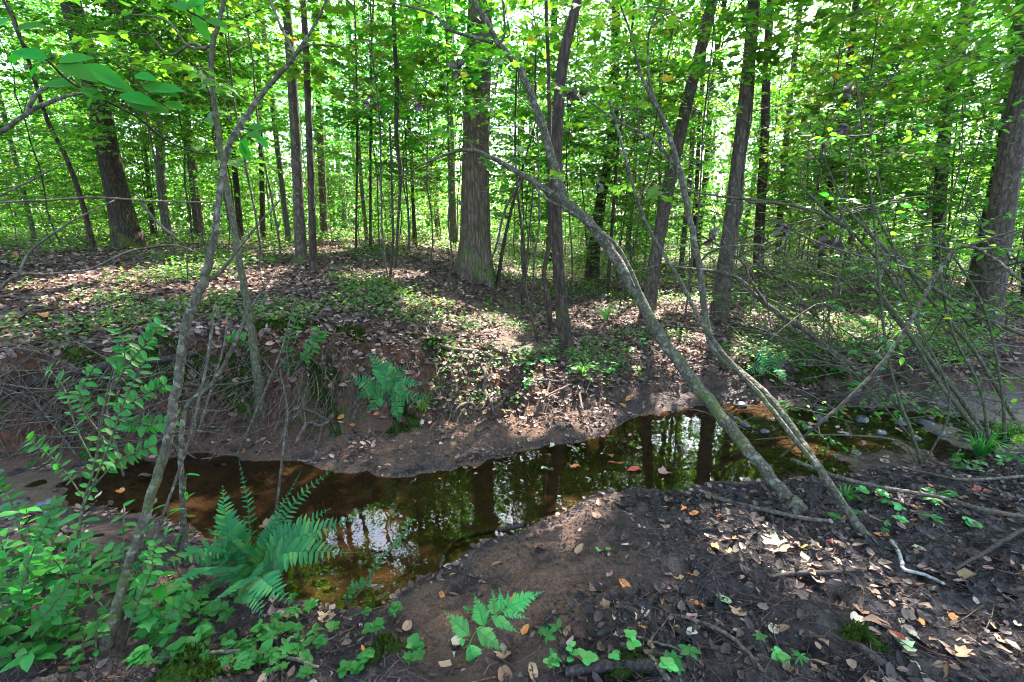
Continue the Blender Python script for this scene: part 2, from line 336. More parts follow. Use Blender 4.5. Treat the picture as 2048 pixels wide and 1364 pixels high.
def groundmat():
    m, n, l, b = mat('forest floor'); v = objvec(n, l, world=True)
    at = n.new('ShaderNodeAttribute'); at.attribute_name = 'soil'; sp = n.new('ShaderNodeSeparateColor'); l.new(at.outputs['Color'], sp.inputs[0])
    mud, clay, bed = sp.outputs[0], sp.outputs[1], sp.outputs[2]
    n1, n2, n3, n4 = noise(n, l, 3.2, 6, .65, v), noise(n, l, 14, 6, .7, v), noise(n, l, 70, 5, .7, v), noise(n, l, 1.1, 4, .6, v)
    lit = ramp(n, [(.3, (0.0339, 0.0186, 0.0134)), (.48, (0.0886, 0.0489, 0.0352)), (.62, (0.1633, 0.0989, 0.0725)), (.75, (0.2586, 0.1630, 0.1242))]); l.new(n2, lit.inputs[0])
    sand = ramp(n, [(.3, (0.0504, 0.0241, 0.0132)), (.5, (0.1428, 0.0708, 0.0396)), (.75, (0.2520, 0.1345, 0.0816))]); l.new(n3, sand.inputs[0])
    muck = ramp(n, [(.3, (0.0094, 0.0063, 0.0069)), (.5, (0.0281, 0.0185, 0.0188)), (.7, (0.0725, 0.0476, 0.0455))]); l.new(n2, muck.inputs[0])
    pm = ramp(n, [(.44, (0, 0, 0)), (.56, (1, 1, 1))]); l.new(n4, pm.inputs[0])
    mudc = mixc(n, l, sand.outputs[0], muck.outputs[0], at.outputs['Alpha'])
    col = mixc(n, l, lit.outputs[0], mudc, mud)
    cl = ramp(n, [(.3, (.035, .013, .008)), (.5, (.13, .046, .02)), (.75, (.25, .11, .055))]); l.new(n2, cl.inputs[0])
    cm = n.new('ShaderNodeMath'); cm.operation = 'MULTIPLY'; l.new(clay, cm.inputs[0]); cr = ramp(n, [(.33, (0, 0, 0)), (.48, (1, 1, 1))]); l.new(n1, cr.inputs[0]); l.new(cr.outputs[0], cm.inputs[1])
    col = mixc(n, l, col, cl.outputs[0], cm.outputs[0])
    mo = ramp(n, [(.50, (0, 0, 0)), (.60, (1, 1, 1))]); l.new(n4, mo.inputs[0]); mm = n.new('ShaderNodeMath'); mm.operation = 'MULTIPLY'; l.new(mo.outputs[0], mm.inputs[0]); l.new(clay, mm.inputs[1])
    mcol = ramp(n, [(.35, (.02, .03, .005)), (.65, (.06, .085, .012))]); l.new(n3, mcol.inputs[0]); col = mixc(n, l, col, mcol.outputs[0], mm.outputs[0])
    bd = ramp(n, [(.35, (.07, .042, .022)), (.55, (.125, .076, .04)), (.75, (.19, .115, .06))]); l.new(n1, bd.inputs[0])
    col = mixc(n, l, col, bd.outputs[0], bed)
    l.new(col, b.inputs['Base Color'])
    rg = n.new('ShaderNodeMapRange'); rg.inputs[1].default_value = .35; rg.inputs[2].default_value = .65; rg.inputs[3].default_value = .14; rg.inputs[4].default_value = .6; l.new(n2, rg.inputs[0])
    rr = n.new('ShaderNodeMix'); rr.data_type = 'FLOAT'; rr.inputs[2].default_value = .9; wet = n.new('ShaderNodeMath'); wet.operation = 'MULTIPLY'; l.new(mud, wet.inputs[0]); l.new(at.outputs['Alpha'], wet.inputs[1])
    l.new(wet.outputs[0], rr.inputs[0]); l.new(rg.outputs[0], rr.inputs[3]); l.new(rr.outputs[0], b.inputs['Roughness'])
    b.inputs['Specular IOR Level'].default_value = .4
    ad = n.new('ShaderNodeMath'); ad.operation = 'MULTIPLY_ADD'; l.new(n2, ad.inputs[0]); ad.inputs[1].default_value = 2.0; l.new(n3, ad.inputs[2])
    bp = n.new('ShaderNodeBump'); bp.inputs['Strength'].default_value = 1.0; bp.inputs['Distance'].default_value = .035
    l.new(ad.outputs[0], bp.inputs['Height']); l.new(bp.outputs[0], b.inputs['Normal'])
    return m
M['ground'] = groundmat()
def watermat():
    m, n, l, b = mat('creek water'); n.remove(b); v = objvec(n, l, world=True)
    gl = n.new('ShaderNodeBsdfGlossy'); gl.inputs['Roughness'].default_value = .01
    tr = n.new('ShaderNodeBsdfTransparent'); tr.inputs[0].default_value = (.82, .70, .55, 1)
    fr = n.new('ShaderNodeFresnel'); fr.inputs[0].default_value = 1.6
    bp = n.new('ShaderNodeBump'); bp.inputs['Strength'].default_value = .12; bp.inputs['Distance'].default_value = .01
    l.new(noise(n, l, 6, 3, .5, v, .3), bp.inputs['Height'])
    l.new(bp.outputs[0], gl.inputs['Normal']); l.new(bp.outputs[0], fr.inputs['Normal'])
    mx = n.new('ShaderNodeMixShader'); l.new(fr.outputs[0], mx.inputs[0]); l.new(tr.outputs[0], mx.inputs[1]); l.new(gl.outputs[0], mx.inputs[2])
    l.new(mx.outputs[0], n['Material Output'].inputs[0]); return m
M['water'] = watermat()
# ================================================================== ground and water
def build_ground():
    fx = np.arange(-4.2, 5.0, .021); fy = np.arange(.35, 5.6, .019)
    g = .021 * 1.11 ** np.arange(1, 75); ext = np.cumsum(g)
    X = np.concatenate([fx[0] - ext[::-1], fx, fx[-1] + ext]); X = X[np.abs(X) < 160]
    exty = np.cumsum(.019 * 1.055 ** np.arange(1, 118)); back = np.cumsum(.03 * 1.2 ** np.arange(1, 24))
    Y = np.concatenate([fy[0] - back[::-1], fy, fy[-1] + exty]); Y = Y[(Y > -60) & (Y < 170)]
    gx, gy = np.meshgrid(X, Y); z = H(gx, gy); _, m = HB(gx, gy)
    nx, ny = len(X), len(Y); i = np.arange(ny - 1)[:, None] * nx; j = np.arange(nx - 1)[None]
    F = np.stack([i + j, i + j + 1, i + nx + j + 1, i + nx + j], -1).reshape(-1, 4)
    me = MB().add(np.stack([gx, gy, z], -1), F).mesh('ground', M['ground'])
    near = gy < m['yn']; wat = (gy >= m['yn']) & (gy < m['yf']); bar = (gy >= m['yf']) & (gy < m['yb']); face = (gy >= m['yb']) & (gy < m['yc'])
    edge = .5 + fbm(gx * 3, gy * 3, 3, 61)
    mud = np.where(near, 1 - .55 * sstep(.2, .8, m['d'] + edge - .3) * sstep(-.3, -1.2, gx), np.where(wat | bar, 1, np.where(face, (1 - sstep(.05, .35, m['tf'] + edge * .3 - .15)) * sstep(-1.9, -.9, gx), 0)))
    clay = np.where(face, sstep(-.05, .12, m['tf']) * sstep(.9, -.3, gx) * 1.0, np.where(gy > m['yc'], sstep(.25, 0, m['q']) * sstep(.8, -.4, gx) * .8, 0))
    bed = np.where(wat, sstep(0, .25, 4 * m['t'] * (1 - m['t'])), 0)
    muck = np.where(near, np.clip(sstep(.15, .75, gx + .45 * edge - .2) + sstep(-.25, -.5, gx) * .8 + sstep(1.75, 1.35, gy + .5 * edge) * .8, 0, 1), np.where(bar, sstep(.4, 1.2, gx + edge * .4) * .8, np.where(wat, sstep(1.6, 2.4, gx) * .7, .3)))
    muck = np.where(near | bar, np.maximum(muck, 1 - sstep(.008, .05, z + .03 * (edge - .5))), muck)
    ca = me.color_attributes.new('soil', 'FLOAT_COLOR', 'POINT')
    ca.data.foreach_set('color', np.stack([mud, clay, bed, muck], -1).astype(np.float32).ravel())
    return tag(link('ground', me), 'brown forest floor with muddy creek banks and leaf litter', None, None, 'structure')
build_ground()
def build_water():
    X = np.linspace(-9, 9, 90); mb = MB(); P = []
    yn = np.interp(X, NEAR[:, 0], NEAR[:, 1]) - .35; yf = np.interp(X, FAR[:, 0], FAR[:, 1]) + .35
    V = np.concatenate([np.stack([X, yn, 0 * X], -1), np.stack([X, yf, 0 * X], -1)]); j = np.arange(89)
    me = mb.add(V, np.stack([j, j + 1, j + 91, j + 90], -1)).mesh('creek_water', M['water'])
    return tag(link('creek_water', me), 'shallow brown creek water mirroring the trees', None, None, 'structure')
build_water()

# ================================================================== crowns
CROWNS = []                              # (object, prototype): gaps for the sun are opened in these at the end
def cloud(parts):
    return [np.concatenate([p[k] for p in parts]) for k in range(4)]
def crown_mesh(name, pr, keep=None):
    P, D, N, S = pr['leaf']
    if keep is not None: P, D, N, S = P[keep], D[keep], N[keep], S[keep]
    V, F = leafset(pr['tpl'], P, D, N, S)
    return MB().add(V, F).mesh(name, M[pr['mat']], smooth=False)
def spray(r, mb, a, b, size, gap, rad, tw=.6, step=.11):
    """a limb from a to b with flat side twigs and the leaves on them"""
    L = np.linalg.norm(b - a); mid = (a + b) / 2 + np.array([0, 0, .10 * L]) + r.normal(0, .03 * L, 3)
    C = spline([a, mid, b], 7); mb.add(*tube(C, np.linspace(rad, rad * .25, 7), 4, cap=False)); out = []
    out.append(twigleaves(r, C[3], C[-1], gap, size)); n = max(2, int(L / step)); T = norm(b - a); sd = norm(np.cross(T, [0, 0, 1.]))
    for k in range(n):
        f = .25 + .72 * (k + r.random() * .6) / n; q = C[min(6, int(f * 6))]
        l = L * tw * (1.05 - f) * r.uniform(.6, 1.3) + .08
        e = q + (T * .65 + sd * (1 if k % 2 else -1) * r.uniform(.6, 1.1)) * l + np.array([0, 0, r.normal(-.05, .12) * l])
        mb.add(*tube([q, e], [rad * .3, rad * .12], 3, cap=False)); out.append(twigleaves(r, q, e, gap, size))
    return out
def sapling_proto(seed, h, low, reach, size, gap, tpl, step=.34, mt='leaf', tr=.016):
    r = np.random.default_rng(seed); n = 14
    px = np.cumsum(r.normal(0, .05, n)) * h / 8; py = np.cumsum(r.normal(0, .05, n)) * h / 8
    C = np.stack([px - px[0], py - py[0], np.linspace(-.1, h, n)], -1); mb = MB()
    mb.add(*tube(C, np.linspace(tr, tr * .25, n), 6, .08, seed)); out = []
    z = low; th = r.uniform(0, 6.28)
    while z < h:
        f = (z - low) / (h - low); th += 2.4 + r.normal(0, .4)
        L = reach * (1 - .65 * f ** 1.5) * r.uniform(.5, 1.15)
        a = np.array([np.interp(z, C[:, 2], C[:, 0]), np.interp(z, C[:, 2], C[:, 1]), z])
        b = a + L * np.array([math.cos(th), math.sin(th), r.uniform(.05, .45)])
        out += spray(r, mb, a, b, size, gap, tr * .4); z += step * .42 * r.uniform(.6, 1.4)
    return dict(leaf=cloud(out), tpl=tpl, mat=mt, trunk=mb)
def canopy_proto(seed, h, rad, size, n_limb, clumps, per):
    r = np.random.default_rng(seed); limbs, out = [], []
    for k in range(n_limb):
        th = k * 2.4 + r.normal(0, .3); z0 = h * (.05 + .75 * k / n_limb); L = rad * r.uniform(.75, 1.1) * (1 - .4 * k / n_limb)
        a = np.array([0, 0, z0]); b = a + np.array([math.cos(th) * L, math.sin(th) * L, L * r.uniform(.35, .8)])
        C = spline([a, (a + b) / 2 + np.array([0, 0, -.08 * L]) + r.normal(0, .1, 3), b], 7); limbs.append(tube(C, np.linspace(.075, .015, 7), 6))
        for c in range(clumps):
            f = r.uniform(.3, 1.05); q = a + (b - a) * f + r.normal(0, .35, 3) * rad * .4; m = int(per * r.uniform(.5, 1.5)); s = r.uniform(.3, .75)
            P = q + r.normal(0, 1, (m, 3)) * [s, s, s * .4]; D = r.normal(0, 1, (m, 3)); D[:, 2] -= .3; N = np.array([0, 0, 1.]) + r.normal(0, .5, (m, 3))
            out.append((P, D, N, size * r.uniform(.7, 1.3, m)))
    return dict(leaf=cloud(out), tpl=KITE, mat='canopy', limbs=limbs)
SAP = [sapling_proto(100 + k, h, lo, re * 1.3, .088, .05, SIMPLE, st) for k, (h, lo, re, st) in enumerate([(7.5, 1.4, 1.5, .3), (6.2, 1.1, 1.3, .28), (5.0, .9, 1.2, .26), (8.5, 2.0, 1.7, .34), (4.0, .8, 1.0, .24), (6.8, 1.7, 1.6, .3)])]
LOW = [sapling_proto(160 + k, 2.3, .2, 1.0, .08, .05, SIMPLE, .22, 'leaf', .01) for k in range(3)]
NEARSAP = [sapling_proto(140 + k, h, lo, re * 1.15, .095, .06, MAPLE, st, 'leaf', .014) for k, (h, lo, re, st) in enumerate([(6.0, 2.2, 1.2, .32), (5.0, 1.9, 1.1, .34), (6.5, 2.6, 1.3, .32)])]
CAN = [canopy_proto(180 + k, 7.0, 3.3, .12, 9, 9, 80) for k in range(4)]
for i, p in enumerate(SAP + NEARSAP + LOW):
    p['tm'] = p['trunk'].mesh('sapling_trunk', M['greybark'])
    p['cm'] = crown_mesh('sapling_crown', p)
for p in CAN:
    p['cm'] = crown_mesh('canopy_crown', p); p['lm'] = [MB().add(*t).mesh('limb', M['rough']) for t in p['limbs']]
def put_sapling(p, x, y, label, group, sc=1.0, lean=0.0, name='maple_sapling'):
    t = thing(name, label, 'sapling', (x, y, float(H(x, y, False))), group, random.uniform(0, 6.28)); t.scale = (sc, sc, sc)
    t.rotation_euler = (random.gauss(0, .03) + lean, random.gauss(0, .03), t.rotation_euler[2])
    link('trunk', p['tm'], t); c = link('crown', p['cm'], t); CROWNS.append((t, c, p)); return t
def put_canopy(t, k, loc, sc=1.0):
    p = CAN[k % 4]; rz = random.uniform(0, 6.28)
    c = link('crown', p['cm'], t, loc); c.rotation_euler = (0, 0, rz); c.scale = (sc, sc, sc); CROWNS.append((t, c, p))
    for lm in p['lm']:
        l = link('limb', lm, t, loc); l.rotation_euler = (0, 0, rz); l.scale = (sc, sc, sc)

# ================================================================== trees the photograph shows one by one
def px_trunk(spec, Y0=None, base=None):
    """spec: (u, v, dY, width in pixels) from the base up -> points and radii; the base stands on the ground"""
    u, v, dy, w = spec[0]
    p0 = G(u, v) if Y0 is None else W(u, v, Y0)
    if Y0 is not None: p0[2] = float(H(p0[0], p0[1]))
    P, Rr = [p0], [wide_r(u, w, depth(p0))]
    for u, v, dy, w in spec[1:]:
        q = W(u, v, p0[1] + dy); P.append(q); Rr.append(wide_r(u, w, depth(q)))
    return np.array(P), np.array(Rr)
def extend(P, Rr, h):
    while P[-1][2] < h:
        d = norm(P[-1] - P[-2]); d = norm(d * .75 + np.array([0, 0, .5])); P = np.vstack([P, P[-1] + d * 1.8]); Rr = np.append(Rr, max(Rr[-1] * .88, .03))
    return P, Rr
def flare_tube(P, Rr, sides, flare, ridges, seed, n, rough=.06):
    C = spline(np.column_stack([P, Rr]), n); pts, rad = C[:, :3].copy(), C[:, 3].copy()
    # crowd the lowest rings so the root flare is round
    L = np.concatenate([[0], np.cumsum(np.linalg.norm(np.diff(pts, axis=0), axis=1))]); t = np.linspace(0, 1, n) ** 1.7 * L[-1]
    pts = np.stack([np.interp(t, L, pts[:, k]) for k in range(3)], -1); rad = np.interp(t, L, rad)
    pts = np.vstack([pts[0] - [0, 0, .25], pts]); rad = np.append(rad[0], rad); t = np.append(-.25, t)
    V, F = tube(pts, rad, sides, rough, seed); m = len(pts); A = V[:m * sides].reshape(m, sides, 3); c = pts[:, None]
    th = np.arange(sides) / sides * 2 * np.pi; r0 = rad[0]
    e = np.exp(-np.clip(t, 0, None) / (r0 * 1.2))[:, None]
    k = 1 + flare * e * (.55 + .45 * np.cos(th * 5 + seed + .6 * np.sin(th * 2)))[None]
    if ridges: k = k + ridges * (fbm(np.repeat((t * 1.2)[:, None], sides, 1), np.repeat((th * sides / 7)[None], m, 0), 2, seed + 5))
    A = c + (A - c) * k[..., None]
    V[:m * sides] = A.reshape(-1, 3); return V, F
def photo_tree(name, label, spec, bark, h=11, Y0=None, crown=None, flare=.12, ridges=0.0, sides=14, n=34, group=None, sc=1.0, rough=.05):
    P, Rr = px_trunk(spec, Y0); Rr = Rr * .87; b = P[0].copy()
    if crown is not None: P, Rr = extend(P, Rr, h)
    t = thing(name, label, 'tree', b, group); sd = random.randint(0, 999)
    V, F = flare_tube(P, Rr, sides, flare, ridges, sd, n, rough)
    link('trunk', MB().add(V, F).mesh('trunk', M[bark], origin=b), t)
    if crown is not None: put_canopy(t, crown, P[-1] - b - np.array([0, 0, 1.5]), sc)
    return t, P, Rr
photo_tree('leaning_oak_tree', 'thick dark rough trunk leaning left on the bank top behind the bent grey sapling',
           [(262, 500, 0, 86), (245, 430, 0, 66), (222, 330, 0, 60), (195, 200, 0, 57), (165, 90, 0, 56), (140, 0, 0, 54)], 'rough', 11, None, 0, .12, .08, 28, 44)
tulip, TP, TR = photo_tree('ridged_tulip_tree', 'widest straight trunk with ridged grey bark and flared mossy roots',
           [(948, 556, 0, 76), (950, 500, 0, 69), (951, 400, 0, 66), (953, 250, 0, 62), (957, 100, 0, 58), (960, 0, 0, 56)], 'ridged', 12, None, 1, .5, .12, 44, 60)
photo_tree('dark_straight_tree', 'mottled straight trunk beside a thinner dark one, left of the widest ridged trunk',
           [(603, 524, 0, 30), (598, 430, 0, 26), (590, 250, 0, 24), (580, 100, 0, 23), (572, 0, 0, 22)], 'greybark', 11, None, 2, .1, .03)
photo_tree('slim_dark_tree', 'slim dark trunk standing close to the right of the mottled straight trunk',
           [(627, 548, 0, 20), (624, 430, 0, 17), (618, 250, 0, 16), (612, 100, 0, 15), (606, 0, 0, 15)], 'rough', 9, None, 3, .1)
photo_tree('far_grey_tree', 'faint grey trunk behind the slim dark trunk left of the ridged tree',
           [(648, 462, 0, 19), (642, 300, 0, 18), (634, 100, 0, 17), (630, 0, 0, 17)], 'greybark', 12, 15, 0, .1)
photo_tree('curved_midground_tree', 'slightly curved slim trunk right of the thick dark leaning trunk',
           [(398, 468, 0, 26), (385, 340, 0, 22), (372, 230, 0, 21), (368, 110, 0, 20), (362, 0, 0, 19)], 'greybark', 12, 13, 1, .1)
photo_tree('creekside_dark_tree', 'dark slender trunk standing on the creek bank and curving right near its top',
           [(1134, 705, 0, 33), (1122, 600, 0, 29), (1113, 450, 0, 27), (1113, 320, 0, 26), (1118, 200, 0, 26), (1128, 110, 0, 25), (1150, 20, 0, 23), (1170, -60, 0, 22)], 'rough', 7, None, None, .1, .03, 18, 40)
photo_tree('crooked_stem_tree', 'thin crooked mossy stem close to the left of the dark creekside trunk',
           [(1102, 665, 0, 13), (1096, 600, 0, 12), (1088, 545, 0, 11), (1098, 490, 0, 10), (1100, 380, 0, 10), (1098, 180, 0, 9), (1092, 0, 0, 8)], 'rough', 6, None, None, .1, 0, 10)
photo_tree('distant_wide_tree', 'shaded wide trunk some way behind the dark creekside trunk, right of it',
           [(1183, 562, 0, 36), (1190, 480, 0, 28), (1205, 380, 0, 24), (1226, 260, 0, 22), (1230, 120, 0, 21), (1232, 0, 0, 20)], 'rough', 11, None, 2, .1)
photo_tree('slanting_grey_tree', 'grey trunk slanting right, seen just right of the leaning creek saplings',
           [(1297, 622, 0, 34), (1310, 520, 0, 30), (1330, 410, 0, 30), (1355, 290, 0, 29), (1385, 160, 0, 28), (1425, 0, 0, 27)], 'greybark', 11, None, 3, .1, .05, 20)
photo_tree('scaly_grey_tree', 'stout scaly grey trunk, thickest between the slanting grey trunk and the right edge thicket',
           [(1437, 640, 0, 46), (1450, 540, 0, 40), (1468, 400, 0, 36), (1486, 240, 0, 33), (1502, 80, 0, 31), (1508, 0, 0, 30)], 'greybark', 12, None, 0, .1, .06, 22)
photo_tree('brown_backwoods_tree', 'brown trunk just right of the stout scaly grey trunk and a bit thinner',
           [(1512, 610, 0, 30), (1518, 480, 0, 25), (1528, 300, 0, 22), (1534, 120, 0, 20), (1542, 0, 0, 19)], 'rough', 11, 8.6, 1, .1)
photo_tree('slim_backwoods_tree', 'slim trunk leaning slightly right, second to the right of the scaly grey trunk',
           [(1552, 560, 0, 18), (1562, 400, 0, 15), (1580, 200, 0, 14), (1602, 0, 0, 13)], 'greybark', 11, 11, 2, .1)
photo_tree('thin_midwoods_tree', 'thin trunk behind yellowish leaves between the scaly trunk and the right edge',
           [(1636, 600, 0, 22), (1650, 440, 0, 18), (1690, 200, 0, 16), (1712, 0, 0, 16)], 'rough', 11, 10, 3, .1)
photo_tree('pale_far_tree', 'pale shaded trunk half hidden by leaves left of the big right edge trunk',
           [(1868, 640, 0, 40), (1878, 450, 0, 34), (1895, 200, 0, 32), (1935, 0, 0, 30)], 'greybark', 12, 9.5, 0, .1, .04, 18)
photo_tree('big_edge_tree', 'big grey brown trunk at the edge of the thicket, largest on the right',
           [(1962, 735, 0, 92), (1975, 640, 0, 76), (1998, 460, 0, 70), (2030, 260, 0, 66), (2065, 90, 0, 62), (2085, 0, 0, 60)], 'greybark', 11, 5.4, 1, .1, .08, 28, 44)
photo_tree('edge_companion_tree', 'second greyish trunk just behind the largest trunk at the right edge',
           [(2040, 700, 0, 60), (2070, 450, 0, 50), (2110, 200, 0, 46), (2140, 0, 0, 44)], 'greybark', 11, 7, 2, .1, .05, 18)
photo_tree('thin_sapling_tree', 'thin dark stem with a kink, standing left of the dark grey bent sapling',
           [(182, 470, 0, 16), (160, 390, 0, 14), (130, 310, 0, 13), (95, 240, 0, 12), (60, 130, 0, 11), (15, 0, 0, 10)], 'rough', 8, 8, None, .1, 0, 10)
photo_tree('midwoods_pole_tree', 'pole thin upright trunk between the curved slim trunk and the forked sapling',
           [(292, 400, 0, 12), (290, 280, 0, 11), (284, 150, 0, 10), (280, 0, 0, 10)], 'rough', 10, 14, 3, .1, 0, 8)

# ---- trees just outside the frame whose crowns roof the creek, and the wood behind
over = [(-4.6, 1.0), (4.8, .6), (-1.8, -2.6), (2.6, -3.0), (6.6, 4.2), (-6.2, 4.6), (8.6, 8.4), (.2, -6), (7.2, -1.5), (-7, -2)]
for k, (x, y) in enumerate(over):
    z = float(H(x, y, False)); t = thing('canopy_tree', 'tall grey trunk roofing the creek with its broad crown', 'tree', (x, y, z), 'tall trees roofing the creek')
    hh = random.uniform(7.5, 10.5); ln = np.array([random.gauss(0, .5), random.gauss(0, .5)])
    P = np.array([[0, 0, 0], [ln[0] * .3, ln[1] * .2, hh * .4], [ln[0], ln[1], hh]]); V, F = flare_tube(P, np.array([.16, .14, .1]), 12, .3, .03, k, 20)
    link('trunk', MB().add(V, F).mesh('trunk', M['greybark']), t); put_canopy(t, k, P[-1] - [0, 0, 1.2], 1.0)

# ---- background trunks, zone by zone
LAND = [(90, 'thin kinked stem at left'), (255, 'thick leaning dark trunk'), (392, 'curved slim trunk'), (490, 'upright dark sapling'), (600, 'mottled straight trunk'), (700, 'two thin upright poles'), (795, 'kinked dead snag'), (950, 'widest ridged trunk'),
        (1115, 'dark creekside trunk'), (1205, 'distant wide trunk'), (1320, 'slanting grey trunk'), (1400, 'bowed sapling'), (1460, 'stout scaly trunk'), (1525, 'brown backwoods trunk'), (1650, 'thin midwoods trunk'), (1760, 'crossing shrub stems'), (1875, 'pale far trunk'), (1990, 'big edge trunk')]
def whereis(x, y):
    u = 1024 + FPX * x / (y * CP + .2); d = 'just beyond' if y < 11 else 'some way behind' if y < 16 else 'well behind' if y < 22 else 'far behind'
    if u < 0: return 'past the left frame edge, ' + ('close by' if y < 14 else 'deep in the wood')
    if u > 2048: return 'past the right frame edge, ' + ('close by' if y < 14 else 'deep in the wood')
    c, nm = min(LAND, key=lambda q: abs(q[0] - u)); side = 'left of' if u < c - 14 else 'right of' if u > c + 14 else ''
    return d + (', %s the %s' % (side, nm) if side else ' the ' + nm)
ZONES = [(-1.4, -.80, 'left of the thick leaning dark trunk'), (-.78, -.42, 'between the thick leaning trunk and the mottled straight trunk'),
         (-.40, -.12, 'between the slim dark trunk and the widest ridged trunk'), (-.03, .10, 'between the ridged trunk and the dark creekside trunk'),
         (.13, .42, 'between the dark creekside trunk and the scaly grey trunk'), (.46, .88, 'between the scaly grey trunk and the right edge trunk'), (.9, 1.4, 'right of the big edge trunk')]
TM = []
for k in range(8):
    r = np.random.default_rng(300 + k); px = np.cumsum(r.normal(0, .06, 10)); py = np.cumsum(r.normal(0, .06, 10))
    V, F = flare_tube(np.stack([px, py, np.linspace(0, 12, 10)], -1), np.linspace(.15, .09, 10), 10, .3, .03, k, 24)
    TM.append((MB().add(V, F).mesh('trunk', M['rough' if k % 4 == 3 else 'farbark_lit']), np.array([px[-1], py[-1], 12])))
r = np.random.default_rng(77); placed = []
for zi, (a0, a1, where) in enumerate(ZONES):
    for k in range(8 if zi != 3 else 3):
        for tr in range(40):
            s = r.uniform(a0, a1); y = 11 + 30 * r.random() ** 1.2; x = s * y
            if all((x - q[0]) ** 2 + (y - q[1]) ** 2 > 2.2 for q in placed): break
        placed.append((x, y)); kk = int(r.integers(8)); sc = r.uniform(.3, .85)
        t = thing('background_tree', ('narrow' if sc < .6 else 'middling' if sc < .8 else 'stout') + ' trunk ' + whereis(x, y), 'tree', (x, y, float(H(x, y, False)) - .05), 'backwoods trees', r.uniform(0, 6.28))
        tm = link('trunk', TM[kk][0], t); tm.scale = (sc, sc, 1); put_canopy(t, kk, TM[kk][1] - [0, 0, 4.5 * r.uniform(.7, 1.3)], r.uniform(.45, .75))
# ---- understory saplings
for zi, (a0, a1, where) in enumerate(ZONES):
    n = {0: 34, 1: 30, 2: 26, 3: 13, 4: 26, 5: 36, 6: 26}[zi]
    for k in range(n):
        y = 6.8 + 22 * (k + r.random()) / n; s = r.uniform(a0, a1); x = s * y
        uu = 1024 + FPX * x / (y * CP + .2)
        if any(abs(uu - c) < 75 and y < Y + .6 for c, Y in ((225, 10), (950, 7.8), (1470, 6.8), (1990, 5.6), (1340, 7))): y += 6; x = s * y
        q = int(r.integers(len(SAP))); sc = r.uniform(.75, 1.15)
        put_sapling(SAP[q], x, y, ('short' if q in (2, 4) else 'very tall' if q == 3 else 'tall') + ' sapling ' + whereis(x, y), 'understory saplings', sc)
for k in range(9):
    x, y = [(3.1, 4.9), (3.9, 4.6), (4.6, 5.0), (3.5, 5.7), (4.4, 6.1), (2.5, 5.2), (5.2, 5.7), (2.9, 6.6), (-6.0, 5.6)][k]
    put_sapling(LOW[k % 3], x, y, ['leafy bush behind the crossing shrub stems, nearest the riffle', 'leafy bush inside the right thicket in front of the big edge trunk', 'leafy bush at the foot of the big edge trunk', 'leafy bush right of the slanted sapling foot', 'leafy bush behind the right thicket', 'leafy bush at the middle of the slanted sapling', 'leafy bush cut by the right frame edge', 'leafy bush behind the tangled shrub', 'leafy bush at the left edge behind the pale arching twig'][k], 'low bushes of the understory', random.uniform(.45, .7), 0, 'understory_bush')
for k in range(95):
    y = 7.5 + 20 * (k + r.random()) / 95; a = r.uniform(-1.3, 1.3); x = a * y
    if abs(x + .6) < 1 and y < 10: continue
    put_sapling(LOW[k % 3], x, y, 'low leafy bush ' + whereis(x, y), 'low bushes of the understory', r.uniform(.7, 1.3), 0, 'understory_bush')
SUNSPOTS = [(1190, 1000, .20), (1240, 1010, .14), (1430, 1045, .17), (1500, 1085, .14), (1560, 1105, .15), (1640, 1110, .17), (1640, 1150, .14), (1700, 1170, .15), (1760, 1195, .17), (1830, 1240, .18), (1900, 1290, .18), (1960, 1320, .18), (2030, 1340, .18),
            (1290, 1200, .10), (1060, 850, .13), (1040, 800, .2), (1180, 830, .2), (330, 545, .5), (450, 545, .5), (390, 555, .4), (540, 480, 1.1), (620, 500, .7), (880, 620, .4), (960, 640, .4), (1180, 640, .45), (1230, 625, .55), (1400, 690, .35), (1500, 730, .3), (1090, 790, .2),
            (1700, 650, .6), (200, 590, .3), (150, 560, .4), (480, 580, .3), (820, 560, .35), (1010, 690, .25), (930, 720, .2), (1000, 790, .2), (1300, 790, .18), (1370, 610, .5), (1560, 640, .5), (1620, 900, .15), (1820, 1000, .15), (1130, 1060, .12), (1330, 1110, .1), (1330, 720, .3), (760, 560, .4), (700, 480, .8)]
# ---- understory maples nearer by, with larger leaves
for k, (x, y, w) in enumerate([(-7.2, 5.2, 'left edge behind the pale arching twig'), (-8.2, 6.6, 'left edge, standing left of the thick leaning trunk'), (-3.2, 6.4, 'in front of the curved slim trunk'),
                               (5.6, 5.4, 'right edge behind the thicket'), (4.2, 6.6, 'behind the thicket, left of the big edge trunk'), (2.9, 7.6, 'behind the scaly grey trunk'),
                               (-1.9, 8.6, 'left of the ridged trunk'), (1.0, 7.9, 'right of the ridged trunk'), (6.8, 7.2, 'far right behind the big edge trunk'), (-5.4, 8.2, 'between the two leftmost dark trunks'),
                               (-1.5, 5.6, 'reaching over the slope in front of the mottled straight trunk'), (2.2, 5.7, 'between the slanting grey trunk and the bowed sapling'), (2.8, 6.0, 'right of the stout scaly trunk'), (-3.1, 5.6, 'in front of the upright dark sapling'), (3.6, 5.2, 'behind the crossing shrub stems'), (-.9, 6.3, 'left of the ridged trunk and nearer'), (.25, 6.0, 'right of the ridged trunk and nearer')]):
    put_sapling(NEARSAP[k % 3], x, y, 'broad leaved maple sapling at the ' + w if 'edge,' in w or w.startswith(('left e', 'right e')) else 'broad leaved maple sapling ' + w, 'broad leaved maple saplings', random.uniform(.9, 1.1))

